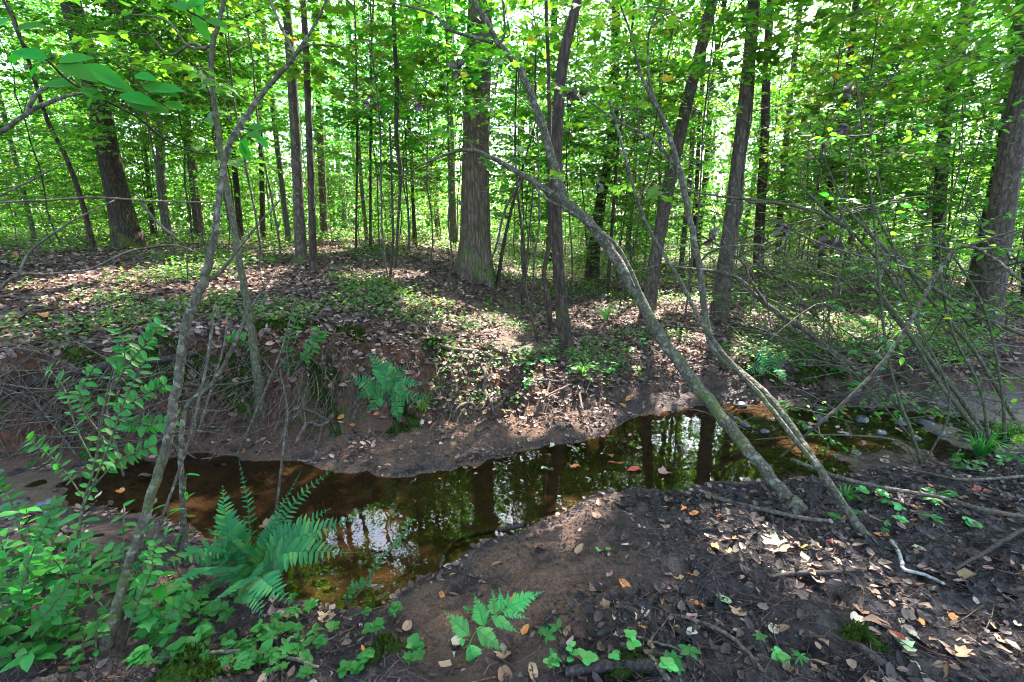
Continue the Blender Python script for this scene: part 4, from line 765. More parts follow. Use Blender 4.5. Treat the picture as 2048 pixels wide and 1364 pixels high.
# ================================================================== forest floor detail
M['crumb'] = drymat('mud crumb', (.05, .033, .025))
M['rotleaf'] = leafmat('rotted leaf', [(0, (.01, .008, .009)), (.5, (.03, .022, .022)), (.8, (.07, .048, .042)), (1, (.14, .095, .075))], (1, .9, .8), .05, .5, .2, .0)
def gnormal(x, y):
    e = .04; return norm(np.stack([-(H(x + e, y, False) - H(x - e, y, False)) / (2 * e), -(H(x, y + e, False) - H(x, y - e, False)) / (2 * e), np.ones_like(x)], -1))
def litter():
    r = np.random.default_rng(21); mb = MB()
    for n, y0, y1, s0, s1 in ((40000, 0, 3.2, .03, .07), (22000, 3.2, 8, .05, .09), (11000, 8, 24, .08, .13)):
        k = 4 if n > 12000 else 3; q = y0 + (y1 - y0) * r.random(n * 2); x = (r.random(n * 2) * 2 - 1) * (1.25 * (q + 3.4) + .3)
        _, m = HB(x, np.full_like(x, 5.0)); mm = HB(x, np.full_like(x, 4.0))[1]; y = mm['yb'] + .1 + q * 1.0
        dens = vnoise(x * 1.4, y * 1.4, 71) + .35 * vnoise(x * 5, y * 5, 72); keep = (dens > .30) & (np.arange(n * 2) < n * 2); x, y = x[keep][:n], y[keep][:n]
        N = gnormal(x, y) + r.normal(0, .38, (len(x), 3)); D = r.normal(0, 1, (len(x), 3)); D[:, 2] *= .25
        P = np.stack([x, y, H(x, y) + r.uniform(-.004, .02, len(x))], -1)
        V, F = leafset(CURL, P, D, N, r.uniform(s0, s1, len(x))); mb.add(V, F)
    # a thinner scatter on the bank face, the bar and the near mud
    n = 9000; x = r.uniform(-3.2, 4.2, n); y = r.uniform(.6, 4.2, n); _, m = HB(x, y)
    w = np.where(y < m['yn'], .10 + .5 * sstep(.2, 1.2, x) + .45 * sstep(-.3, -.8, x) + .3 * sstep(1.5, 1.1, y), np.where(y < m['yf'], np.where((x > 1.5) | (x < -1.7), .22, .0), np.where(y < m['yb'], .18, .62)))
    kp = r.random(n) < w; x, y = x[kp], y[kp]
    V, F = leafset(CURL, np.stack([x, y, H(x, y) + r.uniform(-.003, .012, len(x))], -1), r.normal(0, 1, (len(x), 3)) * [1, 1, .3], gnormal(x, y) + r.normal(0, .35, (len(x), 3)), r.uniform(.015, .05, len(x))); mb.add(V, F)
    n = 16000; x = r.uniform(-4, 3.6, n); y = r.uniform(2.6, 4.5, n); _, m = HB(x, y); kp = (y > m['yf'] + .02) & (y < m['yc'] + .1) & (vnoise(x * 4, y * 4, 74) > np.where(y < m['yb'], .62, .40 - .1 * m['tf'])); x, y = x[kp], y[kp]
    V, F = leafset(CURL, np.stack([x, y, H(x, y) + r.uniform(-.004, .02, len(x))], -1), r.normal(0, 1, (len(x), 3)) * [1, 1, .4], gnormal(x, y) + r.normal(0, .5, (len(x), 3)), r.uniform(.02, .06, len(x))); mb.add(V, F)
    n = 2600; x = r.uniform(-3, 3.6, n); o = np.abs(r.normal(0, .035, n)) + .004; _, m = HB(x, np.full(n, 2.5)); sd = np.arange(n) % 2; y = np.where(sd == 0, HB(x, np.full(n, 2.2))[1]['yn'] - o, HB(x, np.full(n, 3.0))[1]['yf'] + o); z = H(x, y); kp = (vnoise(x * 6, y * 6, 75) > .45) & (z < .08); x, y, z = x[kp], y[kp], np.maximum(z[kp], .003)
    V, F = leafset(CURL, np.stack([x, y, z], -1), r.normal(0, 1, (len(x), 3)) * [1, 1, .2], np.array([0, 0, 1.]) + r.normal(0, .3, (len(x), 3)), r.uniform(.012, .045, len(x))); mb.add(V, F)
    n = 5200; x = r.uniform(.1, 3.8, n); y = r.uniform(.75, 2.7, n); _, m = HB(x, y); kp = (y < m['yn'] - .03) & (vnoise(x * 3, y * 3, 73) > .42 - .2 * sstep(.8, 1.6, x)); x, y = x[kp], y[kp]
    V, F = leafset(CURL, np.stack([x, y, H(x, y) + r.uniform(-.004, .006, len(x))], -1), r.normal(0, 1, (len(x), 3)) * [1, 1, .25], gnormal(x, y) + r.normal(0, .3, (len(x), 3)), r.uniform(.02, .06, len(x))); mb2 = MB().add(V, F)
    tag(link('rotted_leaves', mb2.mesh('rotted_leaves', M['rotleaf'], False)), 'blackened rotting leaf scraps pressed in the near mud', None, None, 'stuff')
    tag(link('leaf_litter', mb.mesh('leaf_litter', M['litter'], False)), 'brown dry leaf litter covering the far bank and woodland floor', None, None, 'stuff')
litter()
def ground_cover():
    r = np.random.default_rng(22); mb = MB(); tpl = (np.array([[0, 0, 0], [.36, .45, .12], [0, 1, 0], [-.36, .45, .12]]), np.array([[0, 1, 2], [0, 2, 3]]))
    n = 16000; q = .1 + 20 * r.random(n) ** 1.7; x = (r.random(n) * 2 - 1) * 1.25 * (q + 3.6); yc = HB(x, np.full_like(x, 4.0))[1]['yc']; y = yc + q
    dens = vnoise(x * .8, y * .8, 81) * .7 + vnoise(x * 3, y * 3, 82) * .4 + .22 * sstep(3, 8, q) + .12 * sstep(0, 2, x) - .1 * ((x < -.3) & (q < 2)); kp = dens > .62; x, y, q = x[kp], y[kp], q[kp]; m = 6
    P = np.repeat(np.stack([x, y, H(x, y)], -1), m, 0); h = np.repeat(r.uniform(.02, .10, len(x)) * (1 + q * .16), m) * r.uniform(.3, 1.2, len(P))
    P = P + r.normal(0, 1, P.shape) * [.06, .06, 0] * (1 + np.repeat(q, m)[:, None] * .06); P[:, 2] += h
    D = r.normal(0, 1, P.shape) * [1, 1, .35]; V, F = leafset(tpl, P, D, np.array([0, 0, 1.]) + r.normal(0, .35, P.shape), np.repeat(.036 + .004 * q, m) * r.uniform(.6, 1.4, len(P))); mb.add(V, F)
    # creeping greens on the bank face and crest
    n = 3600; x = r.uniform(-4, 4.5, n); y = r.uniform(2.9, 5.2, n); _, g = HB(x, y); kp = (y > g['yb'] + .1) & (vnoise(x * 2.2, y * 2.2, 83) > .52); x, y = x[kp], y[kp]
    P = np.repeat(np.stack([x, y, H(x, y)], -1), 7, 0) + r.normal(0, 1, (len(x) * 7, 3)) * [.05, .05, 0]; P[:, 2] += r.uniform(.01, .10, len(P))
    V, F = leafset(tpl, P, r.normal(0, 1, P.shape) * [1, 1, .3], np.array([0, -.2, 1.]) + r.normal(0, .35, P.shape), r.uniform(.02, .045, len(P))); mb.add(V, F)
    tag(link('ground_cover', mb.mesh('ground_cover', M['cover'], False)), 'low green seedlings and creepers carpeting the far woodland floor', None, None, 'stuff')
ground_cover()
def debris():
    r = np.random.default_rng(23); mb = MB(); tet = (np.array([[0, 0, 0], [.8, .2, 0], [.3, .9, 0], [.35, .35, .7]]), np.array([[0, 1, 3], [1, 2, 3], [2, 0, 3]]))
    n = 84000; x = r.uniform(-1.6, 3.8, n); y = r.uniform(.7, 4.2, n); _, m = HB(x, y); ok = ((y < m['yn'] - .01) | ((y > m['yf'] + .01) & (y < m['yb'] + .12))) & (vnoise(x * 5, y * 5, 91) + .3 * vnoise(x * 19, y * 19, 92) > .40); x, y = x[ok], y[ok]
    V, F = leafset(tet, np.stack([x, y, H(x, y) - .002], -1), r.normal(0, 1, (len(x), 3)) * [1, 1, .1], np.array([0, 0, 1.]) + r.normal(0, .2, (len(x), 3)), .004 + .020 * r.random(len(x)) ** 2.5); mb.add(V, F, 0)
    tag(link('mud_crumbs', mb.mesh('mud_crumbs', M['crumb'], False)), 'small crumbs of mud on the creek banks', None, None, 'stuff')
    mb = MB(); n = 5600
    for k in range(n):
        if k < 2300: x, y = r.uniform(.3, 3.2), r.uniform(.8, 2.9)
        elif k < 3000: x, y = r.uniform(-2.2, 1.0), r.uniform(.75, 1.7)
        else: x, y = r.uniform(-3.6, 3.0), r.uniform(2.6, 4.3)
        _, m = HB(x, y)
        if m['yn'] < y < m['yf'] and x < 1.6: continue
        a = r.uniform(0, 6.28) if k >= 2300 else r.normal(-.5, .7); L = r.uniform(.03, .2) * (.7 if k > 3000 else 1); c, s = math.cos(a), math.sin(a); w = r.normal(0, .12) * L
        ts = np.array([-.5, 0, .5]) * L; xx = x + ts * c - np.array([0, w, 0]) * s; yy = y + ts * s + np.array([0, w, 0]) * c
        mb.add(*tube(np.stack([xx, yy, H(xx, yy) + r.uniform(.001, .014)], -1), r.uniform(.0006, .0022), 3, cap=False))
    tag(link('twig_litter', mb.mesh('twig_litter', M['root'], False)), 'fine broken twigs and straw lying over the creek banks', None, None, 'stuff')
    # hair roots hanging from the bank lip
    mb = MB()
    for k in range(1100):
        x = r.uniform(-3.2, 2.6) if k % 3 else r.uniform(-3.2, -.8); _, m = HB(x, 3.5); f = r.uniform(.15, .95); y = float(m['yb'] + (m['yc'] - m['yb']) * f); z = float(H(x, y)); L = r.uniform(.05, .28)
        pts = [np.array([x, y, z + .01])]; dx = r.normal(0, .5)
        for i in range(4): 
            p = pts[-1] + np.array([dx * L / 4 + r.normal(0, .02), -L / 5 + r.normal(0, .01), -L / 5]); p[2] = max(p[2], float(H(p[0], p[1])) + .006); pts.append(p)
        mb.add(*tube(np.array(pts), np.linspace(.003, .0008, 5), 3, cap=False))
    tag(link('hair_roots', mb.mesh('hair_roots', M['root'], False)), 'thin roots straggling down the cut far bank', None, None, 'stuff')
debris()

# ---- moss cushions
def moss(label, u, v, rx, ry, seed):
    r = np.random.default_rng(seed); c = G(u, v); n = int(2600 * min(1.6, rx * ry / .03)); th = r.uniform(0, 6.28, n); q = np.sqrt(r.random(n)); e = (1 + .3 * np.sin(3 * th + seed) + .2 * np.sin(5 * th)) * r.uniform(.75, 1.25, n)
    x, y = c[0] + rx * q * e * np.cos(th), c[1] + ry * q * e * np.sin(th); x, y = x[:n], y[:n]; hh = .035 * np.clip(1 - q ** 2, 0, 1) * (.6 + .8 * vnoise(x * 22, y * 22, seed)); P = np.stack([x, y, H(x, y) + hh - .006], -1)
    tpl = (np.array([[-.28, 0, 0], [.28, 0, 0], [0, 1, .15]]), np.array([[0, 1, 2]])); N = gnormal(x, y)
    V, F = leafset(tpl, P, N * .8 + r.normal(0, .45, (n, 3)), r.normal(0, 1, (n, 3)), r.uniform(.012, .03, n)); mb = MB().add(V, F)
    a = np.arange(24) / 24 * 2 * np.pi; rings = [];
    for k, f in enumerate((1.0, .8, .55, .25)):
        ee = 1 + .35 * np.sin(3 * a + seed) + .2 * np.sin(5 * a); X, Yy = c[0] + rx * f * ee * np.cos(a), c[1] + ry * f * ee * np.sin(a); rings.append(np.stack([X, Yy, H(X, Yy) + .03 * (1 - f ** 2) - (.03 if k == 0 else 0)], -1))
    i = np.arange(3)[:, None] * 24; j = np.arange(24)[None]; mb.add(np.concatenate(rings), np.stack([i + j, i + (j + 1) % 24, i + 24 + (j + 1) % 24, i + 24 + j], -1).reshape(-1, 4))
    return tag(link('moss_cushion', mb.mesh('moss_cushion', M['moss'], False, origin=c), None, c), label, 'moss', 'moss cushions on the far bank')
for k, a in enumerate([('dark green moss pad over the red clay at the lip of the left bank', 572, 655, .24, .16), ('olive moss hanging on the cut bank left of the bank fern', 650, 780, .13, .09), ('bright moss pad at the start of the exposed root', 868, 692, .16, .13), ('moss on the bank top behind the pale front sapling', 330, 705, .22, .08),
                       ('moss below the bank fern at the sandbar', 805, 845, .1, .12), ('long moss streak beside the foot of the slanted sapling', 1640, 742, .3, .07), ('moss mound behind the bowed sapling', 1520, 735, .18, .15), ('small moss spot right of the red clay scar', 705, 668, .12, .1),
                       ('dark moss at the foot of the bank right of the upright dark sapling', 470, 770, .2, .07), ('moss at the left end of the bank under the twigs', 190, 735, .22, .06), ('bright moss in the bottom left corner', 400, 1340, .12, .07), ('moss dots near the pale green fern', 770, 1300, .06, .04), ('moss on the log end at the bottom right of centre', 1270, 1335, .1, .03), ('small moss tuft right of the brown oblong leaf', 1720, 1275, .06, .04)]):
    moss(*a, 500 + k)

# ---- roots and lying sticks
def lying(name, label, cat, pts, mt, group=None, lift=.006, branches=(), sides=7):
    def path(sp):
        P, Rr = [], []
        for u, v, w in sp:
            g = G(u, v); rr = w / 2 * depth(g) / FPX; g[2] += rr * .6 + lift; P.append(g); Rr.append(rr)
        C = spline(np.column_stack([P, Rr]), 6 * len(P)); C[:, :2] += np.random.default_rng(len(label)).normal(0, .0015, (len(C), 2)); C[:, 2] = np.maximum(C[:, 2], H(C[:, 0], C[:, 1]) + C[:, 3] * .3); return C
    C = path(pts); b = C[0, :3]; t = thing(name, label, cat, b, group)
    link('shaft' if cat != 'root' else 'main_root', MB().add(*tube(C[:, :3], np.abs(C[:, 3]), sides, .12, len(label))).mesh('shaft', M[mt], origin=b), t)
    for s in branches:
        D = path(s); link('side_twig' if cat != 'root' else 'side_root', MB().add(*tube(D[:, :3], np.abs(D[:, 3]), 6, .1)).mesh('side_twig', M[mt], origin=b), t)
lying('exposed_root', 'long exposed root running right from the bright moss pad', 'root', [(875, 696, 11), (915, 708, 11), (955, 720, 10), (1000, 728, 8), (1040, 740, 5)], 'root', 'exposed roots', .01)
lying('exposed_root', 'pale forked root coming down the clay bank below the long one', 'root', [(962, 735, 8), (972, 758, 11), (968, 785, 10), (974, 805, 7), (962, 825, 4)], 'root', 'exposed roots', .02, [[(970, 790, 7), (982, 812, 6), (988, 838, 4)]])
lying('exposed_root', 'claw shaped roots at the undercut foot of the left bank', 'root', [(592, 900, 6), (618, 880, 8), (645, 862, 9), (668, 842, 10)], 'root', 'exposed roots', .03, [[(645, 862, 6), (640, 885, 5), (636, 900, 3)], [(655, 850, 5), (620, 840, 5), (585, 860, 4), (560, 900, 3)]])
lying('exposed_root', 'root loop at the bar edge left of the pale forked root', 'root', [(905, 845, 5), (918, 825, 6), (940, 815, 6), (958, 826, 4)], 'root', 'exposed roots', .02)
lying('exposed_root', 'fan of straggling roots under the mossy overhang right of the forked root', 'root', [(1058, 770, 5), (1100, 775, 6), (1150, 782, 6), (1165, 830, 4)], 'root', 'exposed roots', .03, [[(1140, 780, 5), (1075, 810, 4)], [(1150, 785, 5), (1180, 765, 4), (1170, 800, 3)], [(1100, 775, 5), (1085, 830, 3)]])
lying('fallen_log', 'dark fallen pole across the foot of the left bank', 'log', [(-40, 835, 17), (60, 800, 18), (150, 772, 17), (250, 752, 16), (330, 742, 15), (400, 735, 12)], 'wetwood', None, .05)
lying('fallen_branch', 'long thin branch lying from the leaning saplings to the right edge', 'branch', [(1580, 935, 7), (1680, 975, 8), (1780, 998, 8), (1880, 1018, 8), (1960, 1042, 9), (2070, 1060, 9)], 'dead', None, .05)
lying('fallen_stick', 'bark covered stick at the foot of the thick lichened leaning sapling', 'stick', [(1395, 985, 7), (1450, 1008, 9), (1530, 1028, 9), (1600, 1043, 9), (1655, 1048, 8)], 'dead', 'sticks lying on the near mud', .01)
lying('fallen_stick', 'white bent stick lying on the mud at right', 'stick', [(1780, 1092, 6), (1793, 1112, 7), (1800, 1135, 7), (1806, 1152, 7), (1845, 1165, 7), (1885, 1178, 6)], 'bleached', 'sticks lying on the near mud', .02)
lying('fallen_stick', 'straight dark wet stick in the middle of the mud', 'stick', [(1535, 1161, 8), (1585, 1156, 9), (1640, 1152, 9), (1682, 1148, 6)], 'wetwood', 'sticks lying on the near mud', .004)
lying('fallen_stick', 'dark crooked forked stick lying in the edge of the pool', 'stick', [(1050, 1064, 10), (1000, 1072, 9), (945, 1084, 9), (908, 1098, 9), (893, 1118, 8), (880, 1148, 7)], 'wetwood', 'sticks lying on the near mud', .03, [[(905, 1100, 7), (885, 1090, 6), (868, 1080, 4)]])
lying('fallen_stick', 'thin stick with a stub beside the orange leaf at the bottom', 'stick', [(1265, 1281, 6), (1300, 1288, 6), (1345, 1302, 5), (1390, 1322, 5)], 'dead', 'sticks lying on the near mud', .006, [[(1300, 1288, 5), (1306, 1272, 4)]])
lying('fallen_stick', 'pale curved stick across the bottom left corner', 'stick', [(330, 1335, 7), (420, 1325, 8), (520, 1322, 8), (590, 1338, 7), (640, 1350, 5)], 'dead', 'sticks lying on the near mud', .03)
lying('fallen_stick', 'mossy rotten stick along the bottom edge right of centre', 'stick', [(1130, 1352, 20), (1220, 1342, 22), (1300, 1336, 22), (1370, 1338, 16)], 'wetwood', 'sticks lying on the near mud', .0)
lying('fallen_stick', 'short grey stub pointing down at the bottom edge right of centre', 'stick', [(1300, 1325, 10), (1318, 1345, 11), (1335, 1370, 11)], 'dead', 'sticks lying on the near mud', .01)
lying('fallen_stick', 'curved dark branch in the lower right, below the pale round leaf', 'stick', [(1360, 1242, 6), (1410, 1258, 9), (1450, 1275, 9), (1490, 1310, 8), (1525, 1350, 7)], 'root', 'sticks lying on the near mud', .01)
lying('fallen_stick', 'thin dark twig slanting to the right edge above the tan long leaf', 'stick', [(1900, 1165, 5), (1950, 1135, 7), (2000, 1105, 8), (2060, 1070, 8)], 'wetwood', 'sticks lying on the near mud', .05)
lying('fallen_stick', 'thin pale twig lying on the muddy riffle at right', 'stick', [(1800, 945, 5), (1860, 960, 5), (1930, 972, 6), (2050, 965, 7)], 'dead', 'sticks lying on the near mud', .03)
lying('fallen_stick', 'dark twisted twig at the water edge left of the bark covered stick', 'stick', [(1405, 975, 8), (1440, 972, 9), (1480, 976, 9), (1500, 970, 7)], 'wetwood', 'sticks lying on the near mud', .01)
lying('fallen_stick', 'big grey half buried stick in the lower right', 'stick', [(1700, 1290, 14), (1740, 1320, 18), (1775, 1350, 20), (1810, 1385, 20)], 'wetwood', 'sticks lying on the near mud', .0)
r_ = np.random.default_rng(61)
for k in range(110):                       # brush heaped at the foot of the left bank
    u0, v0 = r_.uniform(-80, 430), r_.uniform(760, 930); b = G(u0, v0, .02); a = r_.uniform(-.5, .7) + (math.pi if k % 2 else 0); L = r_.uniform(.3, .9)
    e = b + np.array([math.cos(a) * L, r_.normal(0, .12), abs(r_.normal(.12, .15)) + .03]); e[2] = max(e[2], float(H(e[0], e[1])) + .03); m_ = (b + e) / 2 + r_.normal(0, .05, 3); m_[2] = max(m_[2], float(H(m_[0], m_[1])) + .03)
    o = link('brush_twig', MB().add(*tube(spline([b, m_, e], 8), np.linspace(r_.uniform(.003, .008), .0015, 8), 5, .1, k)).mesh('brush_twig', M['dead' if k % 3 else 'stem'], origin=b), None, b)
    tag(o, '%s %s twig %s in the brush heap, %s' % ('long' if L > .65 else 'short' if L < .45 else 'middling', 'grey' if k % 3 else 'greenish', 'rising' if e[2] - b[2] > .18 else 'lying', 'left end' if u0 < 60 else 'middle' if u0 < 250 else 'right end'), 'twig', 'twigs of the brush heap under the left bank')

# ---- stones of the riffle
def stone(label, u, v, w, mt='stone', flat=.5, seed=0):
    r = np.random.default_rng(seed); g = G(u, v); s = .75 * w / 2 * depth(g) / FPX; th = np.arange(12) / 12 * 2 * np.pi; rings = []
    for q, zz in ((1.0, -.3), (1.02, .1), (.86, .55), (.5, .85)):
        k = q * (1 + r.normal(0, .10, 12)); rings.append(np.stack([k * np.cos(th), .75 * k * np.sin(th), zz * flat * (1 + r.normal(0, .08, 12))], -1))
    V = np.vstack(rings + [[[0, 0, flat * .92]]]) * s; i = np.arange(3)[:, None] * 12; j = np.arange(12)[None]
    me = MB().add(V, [np.stack([i + j, i + (j + 1) % 12, i + 12 + (j + 1) % 12, i + 12 + j], -1).reshape(-1, 4), np.stack([36 + np.arange(12), 36 + (np.arange(12) + 1) % 12, np.full(12, 48)], -1)]).mesh('stone', M[mt], seed % 2 == 0)
    o = link('creek_stone', me, None, g); o.rotation_euler = (0, 0, r.uniform(0, 6.28)); o.location.z = max(g[2], 0) + .004; tag(o, label, 'stone', 'stones of the riffle')
for k, (u, v, w, lb) in enumerate([(1482, 813, 34, 'dark flat stone topmost at the head of the pool'), (1488, 858, 32, 'dark angular stone between the two leaning saplings'), (1470, 846, 20, 'small dark stone left of the angular one between the leaning saplings'), (1562, 833, 26, 'reddish stone right of the bowed sapling'),
                                    (1640, 842, 38, 'flat black stone where the green rod meets the riffle'), (1640, 822, 30, 'bluish stone behind the flat black one'), (1528, 870, 24, 'small wet stone beside the bowed sapling, to its left'), (1722, 850, 44, 'large wet stone in the middle of the riffle'),
                                    (1760, 872, 30, 'bluish wet stone just right of the largest'), (1800, 856, 34, 'dark stone behind the crossing shrub stems'), (1850, 848, 40, 'wide low stone left of the arching shrub foot'), (1880, 868, 34, 'pale wet stone next to the arching shrub foot'), (1832, 884, 24, 'small stone in front of the wide low one'),
                                    (1712, 908, 30, 'stone half sunk in orange silt'), (1610, 868, 22, 'small stone right of the bowed sapling in orange silt'), (1690, 878, 20, 'little stone left of the half sunk one'), (1500, 905, 20, 'little stone left of the thick lichened sapling'), (1930, 882, 26, 'stone under the grassy tuft'), (30, 1012, 60, 'dark wet stone at the left edge of the creek'), (95, 1010, 50, 'wet slab right of the stone at the left edge'), (1770, 922, 22, 'small dark stone near the thin pale twig')]):
    stone(lb, u, v, w, 'stone' if 'reddish' not in lb else 'dry_brown', .45, 40 + k)

# ================================================================== ferns
def frond(path, half, npin, mt, nrm, seed, pin_w=.24, tip_pow=.7, base=.08, mid=.42, tilt=25):
    """one frond: a rachis with paired pinnae; half = longest pinna, nrm = direction the blade faces"""
    r = np.random.default_rng(seed); C = spline(path, 24); L = np.concatenate([[0], np.cumsum(np.linalg.norm(np.diff(C, axis=0), axis=1))]); mb = MB()
    mb.add(*tube(C, np.linspace(.0024, .0008, 24), 4, cap=False)); Tn = norm(np.gradient(C, axis=0)); nrm = norm(nrm); P, D, N, S = [], [], [], []
    for k in range(npin):
        f = base + (1 - base) * (k + .5) / npin; p = np.array([np.interp(f * L[-1], L, C[:, i]) for i in range(3)]); T = norm(np.array([np.interp(f * L[-1], L, Tn[:, i]) for i in range(3)]))
        sd = norm(np.cross(T, nrm)); ln = half * (min(1, (f / mid) ** .5 if f < mid else 1) * max(.08, (1 - ((f - mid) / (1 - mid)) ** (1 / tip_pow)) if f > mid else 1))
        for s in (1, -1):
            P.append(p + T * r.normal(0, .002)); D.append(sd * s + T * math.tan(R(tilt)) + r.normal(0, .05, 3) - nrm * .12); N.append(nrm + sd * s * .15 + r.normal(0, .08, 3)); S.append(ln * (r.uniform(.82, 1.08) if r.random() > .05 else .45))
    w = pin_w; V = np.array([[0, .0, 0], [w * .6, .02, 0], [w * .55, .35, .03], [w * .4, .7, .02], [0, 1, -.04], [-w * .35, .7, .02], [-w * .45, .35, .03], [-w * .4, .06, 0], [0, .4, .045]])
    F = np.array([[8, i, i % 8 + 1 if i < 7 else 0] for i in range(8)]); F = np.array([[8, i, (i + 1) % 8] for i in range(8)])
    a, b = leafset((V, F), P, D, N, S); mb.add(a, b); return mb.mesh('frond', M[mt])
def fern(label, base, fr, mt='fern', seed=0):
    t = thing('fern', label, 'fern', base); b = np.asarray(base)
    for k, (tip, arch, half, n, face) in enumerate(fr):
        tip = np.asarray(tip); jr = np.random.default_rng(seed + k + 9); mid = (b + tip) / 2 + np.array([0, 0, arch]) + jr.normal(0, .018, 3); q = b + (tip - b) * .2 + np.array([0, 0, arch * .5]); tip = tip + jr.normal(0, .012, 3)
        me = frond([b, q, mid, tip], half * 1.5, n, mt, face, seed + k, .27); o = link('frond', me, t); o.location = (-b).tolist()
    return t
fb = G(512, 1165)
fern('dark green fern clump with long fronds beside the pool, bottom left', fb, [
    (W(692, 922, 1.75), .06, .030, 26, (.3, -.6, .7)), (W(607, 944, 1.7), .06, .020, 26, (.2, -.6, .7)), (W(716, 1040, 1.5), .07, .055, 26, (.1, -.65, .75)), (W(704, 1108, 1.38), .08, .055, 24, (.1, -.6, .8)), (W(448, 972, 1.75), .03, .062, 26, (-.1, -.9, .35)),
    (W(300, 1128, 1.35), .08, .06, 24, (-.1, -.6, .8)), (W(335, 1172, 1.28), .07, .055, 22, (-.1, -.6, .8)), (W(420, 1060, 1.5), .06, .055, 22, (-.2, -.7, .7)), (W(560, 1000, 1.72), .04, .04, 24, (.1, -.8, .6)), (W(470, 930, 1.95), .05, .025, 22, (0, -.7, .6)),
    (W(640, 1080, 1.5), .08, .05, 22, (.1, -.5, .85)), (W(600, 1200, 1.2), .06, .045, 20, (.2, -.5, .85)), (W(430, 1210, 1.22), .05, .05, 20, (-.1, -.5, .85)), (W(380, 1100, 1.45), .07, .05, 22, (-.1, -.5, .85)), (W(530, 1215, 1.2), .05, .045, 18, (0, -.6, .8)), (W(660, 1010, 1.62), .07, .045, 24, (.2, -.6, .75))], 'fern', 700)
fb2 = G(775, 800); Yb = fb2[1]
fern('green fern growing on the cut far bank left of the exposed root', fb2, [
    (W(735, 705, Yb), .05, .06, 18, (-.1, -.9, .4)), (W(792, 712, Yb), .05, .06, 18, (.1, -.9, .4)), (W(692, 752, Yb - .1), .05, .05, 16, (-.1, -.7, .7)), (W(846, 765, Yb - .1), .05, .05, 16, (.1, -.7, .7)), (W(708, 800, Yb - .2), .07, .05, 14, (0, -.7, .7)), (W(800, 842, Yb - .2), .05, .045, 14, (0, -.8, .6)),
    (W(865, 800, Yb - .15), .05, .045, 14, (.1, -.7, .7)), (W(740, 830, Yb - .2), .05, .05, 14, (0, -.8, .6)), (W(760, 740, Yb - .1), .05, .05, 14, (0, -.9, .5)), (W(815, 735, Yb - .05), .05, .05, 14, (0, -.9, .5))], 'fern', 740)
fb3 = G(1545, 748)
fern('small fern behind the bowed sapling on the low bank', fb3, [(W(1480, 690, fb3[1]), .05, .05, 12, (0, -.7, .7)), (W(1530, 680, fb3[1] + .1), .05, .05, 12, (0, -.7, .7)), (W(1590, 700, fb3[1]), .05, .05, 12, (0, -.7, .7)), (W(1490, 745, fb3[1] - .1), .05, .05, 12, (0, -.6, .8)), (W(1575, 765, fb3[1] - .15), .05, .05, 12, (0, -.6, .8))], 'fern', 760)
def lime_fern():
    Yp = float(G(950, 1290)[1]) - .0; g = G(925, 1300); b = g.copy(); t = thing('pale_fern_frond', 'single pale green triangular fern frond spread over the mud at bottom centre', 'fern', b)
    def Q(u, v): 
        p = W(u, v, Yp); d = norm(p - np.array([0, 0, CAMZ])); k = .955 - .00006 * (1330 - v); return np.array([0, 0, CAMZ]) + (p - np.array([0, 0, CAMZ])) * k
    rach = np.array([g, Q(938, 1290), Q(948, 1268), Q(970, 1248), Q(998, 1226), Q(1030, 1208), Q(1086, 1183)])
    C = spline(rach, 30); link('rachis', MB().add(*tube(C, np.linspace(.0022, .0008, 30), 5)).mesh('rachis', M['limefern'], origin=b), t)
    fl = np.array([0, -.55, .83])
    def pin(u0, v0, u1, v1, half, sd):
        a, e = Q(u0, v0), Q(u1, v1); me = frond([a, (a + e) / 2 + fl * .006, e], 1.15 * half * depth(a) / FPX, 19, 'limefern', fl, sd, .29, 1.0, .02, .16, 38)
        o = link('pinna', me, t); o.location = (-b).tolist()
    for k, q in enumerate([(940, 1272, 886, 1220, 24), (938, 1288, 962, 1352, 25), (968, 1250, 948, 1186, 22), (952, 1256, 1010, 1303, 23), (990, 1230, 984, 1178, 16), (982, 1232, 1040, 1267, 16), (1003, 1222, 999, 1177, 12), (1003, 1221, 1058, 1238, 13), (1015, 1214, 1016, 1180, 9), (1016, 1214, 1088, 1182, 22), (930, 1280, 918, 1290, 8)]): pin(*q, 780 + k)
lime_fern()

# ================================================================== seedlings and leafy plants of the near bank
def seedling(label, p, h, n, size, tpl, mt, group, r, paired=False, lean=None):
    t = thing('seedling', label, 'seedling', p, group); b = np.asarray(p); lean = r.normal(0, .25, 2) if lean is None else lean
    top = b + np.array([lean[0] * h, lean[1] * h, h]); C = spline([b - [0, 0, .01], (b + top) / 2 + r.normal(0, .06 * h, 3), top], 8); link('stem', MB().add(*tube(C, np.linspace(.0022, .001, 8) * (1 + h * 2), 4)).mesh('stem', M['stem'], origin=b), t)
    th = r.uniform(0, 6.28)
    for k in range(n):
        f = 1 - (k // 2 if paired else k) * (.85 / max(1, n // 2 if paired else n)); q = np.array([np.interp(f, np.linspace(0, 1, 8), C[:, i]) for i in range(3)]) if h > .06 else top
        th += math.pi if (paired and k % 2) else 2.4 if not paired else math.pi / 2 + r.normal(0, .3)
        d = np.array([math.cos(th), math.sin(th), r.normal(.05, .18)]); pleaf(t, b, q, d, np.array([0, -.12, 1]) + r.normal(0, .22, 3), size * r.uniform(.75, 1.2), tpl, mt)
rs = np.random.default_rng(91)
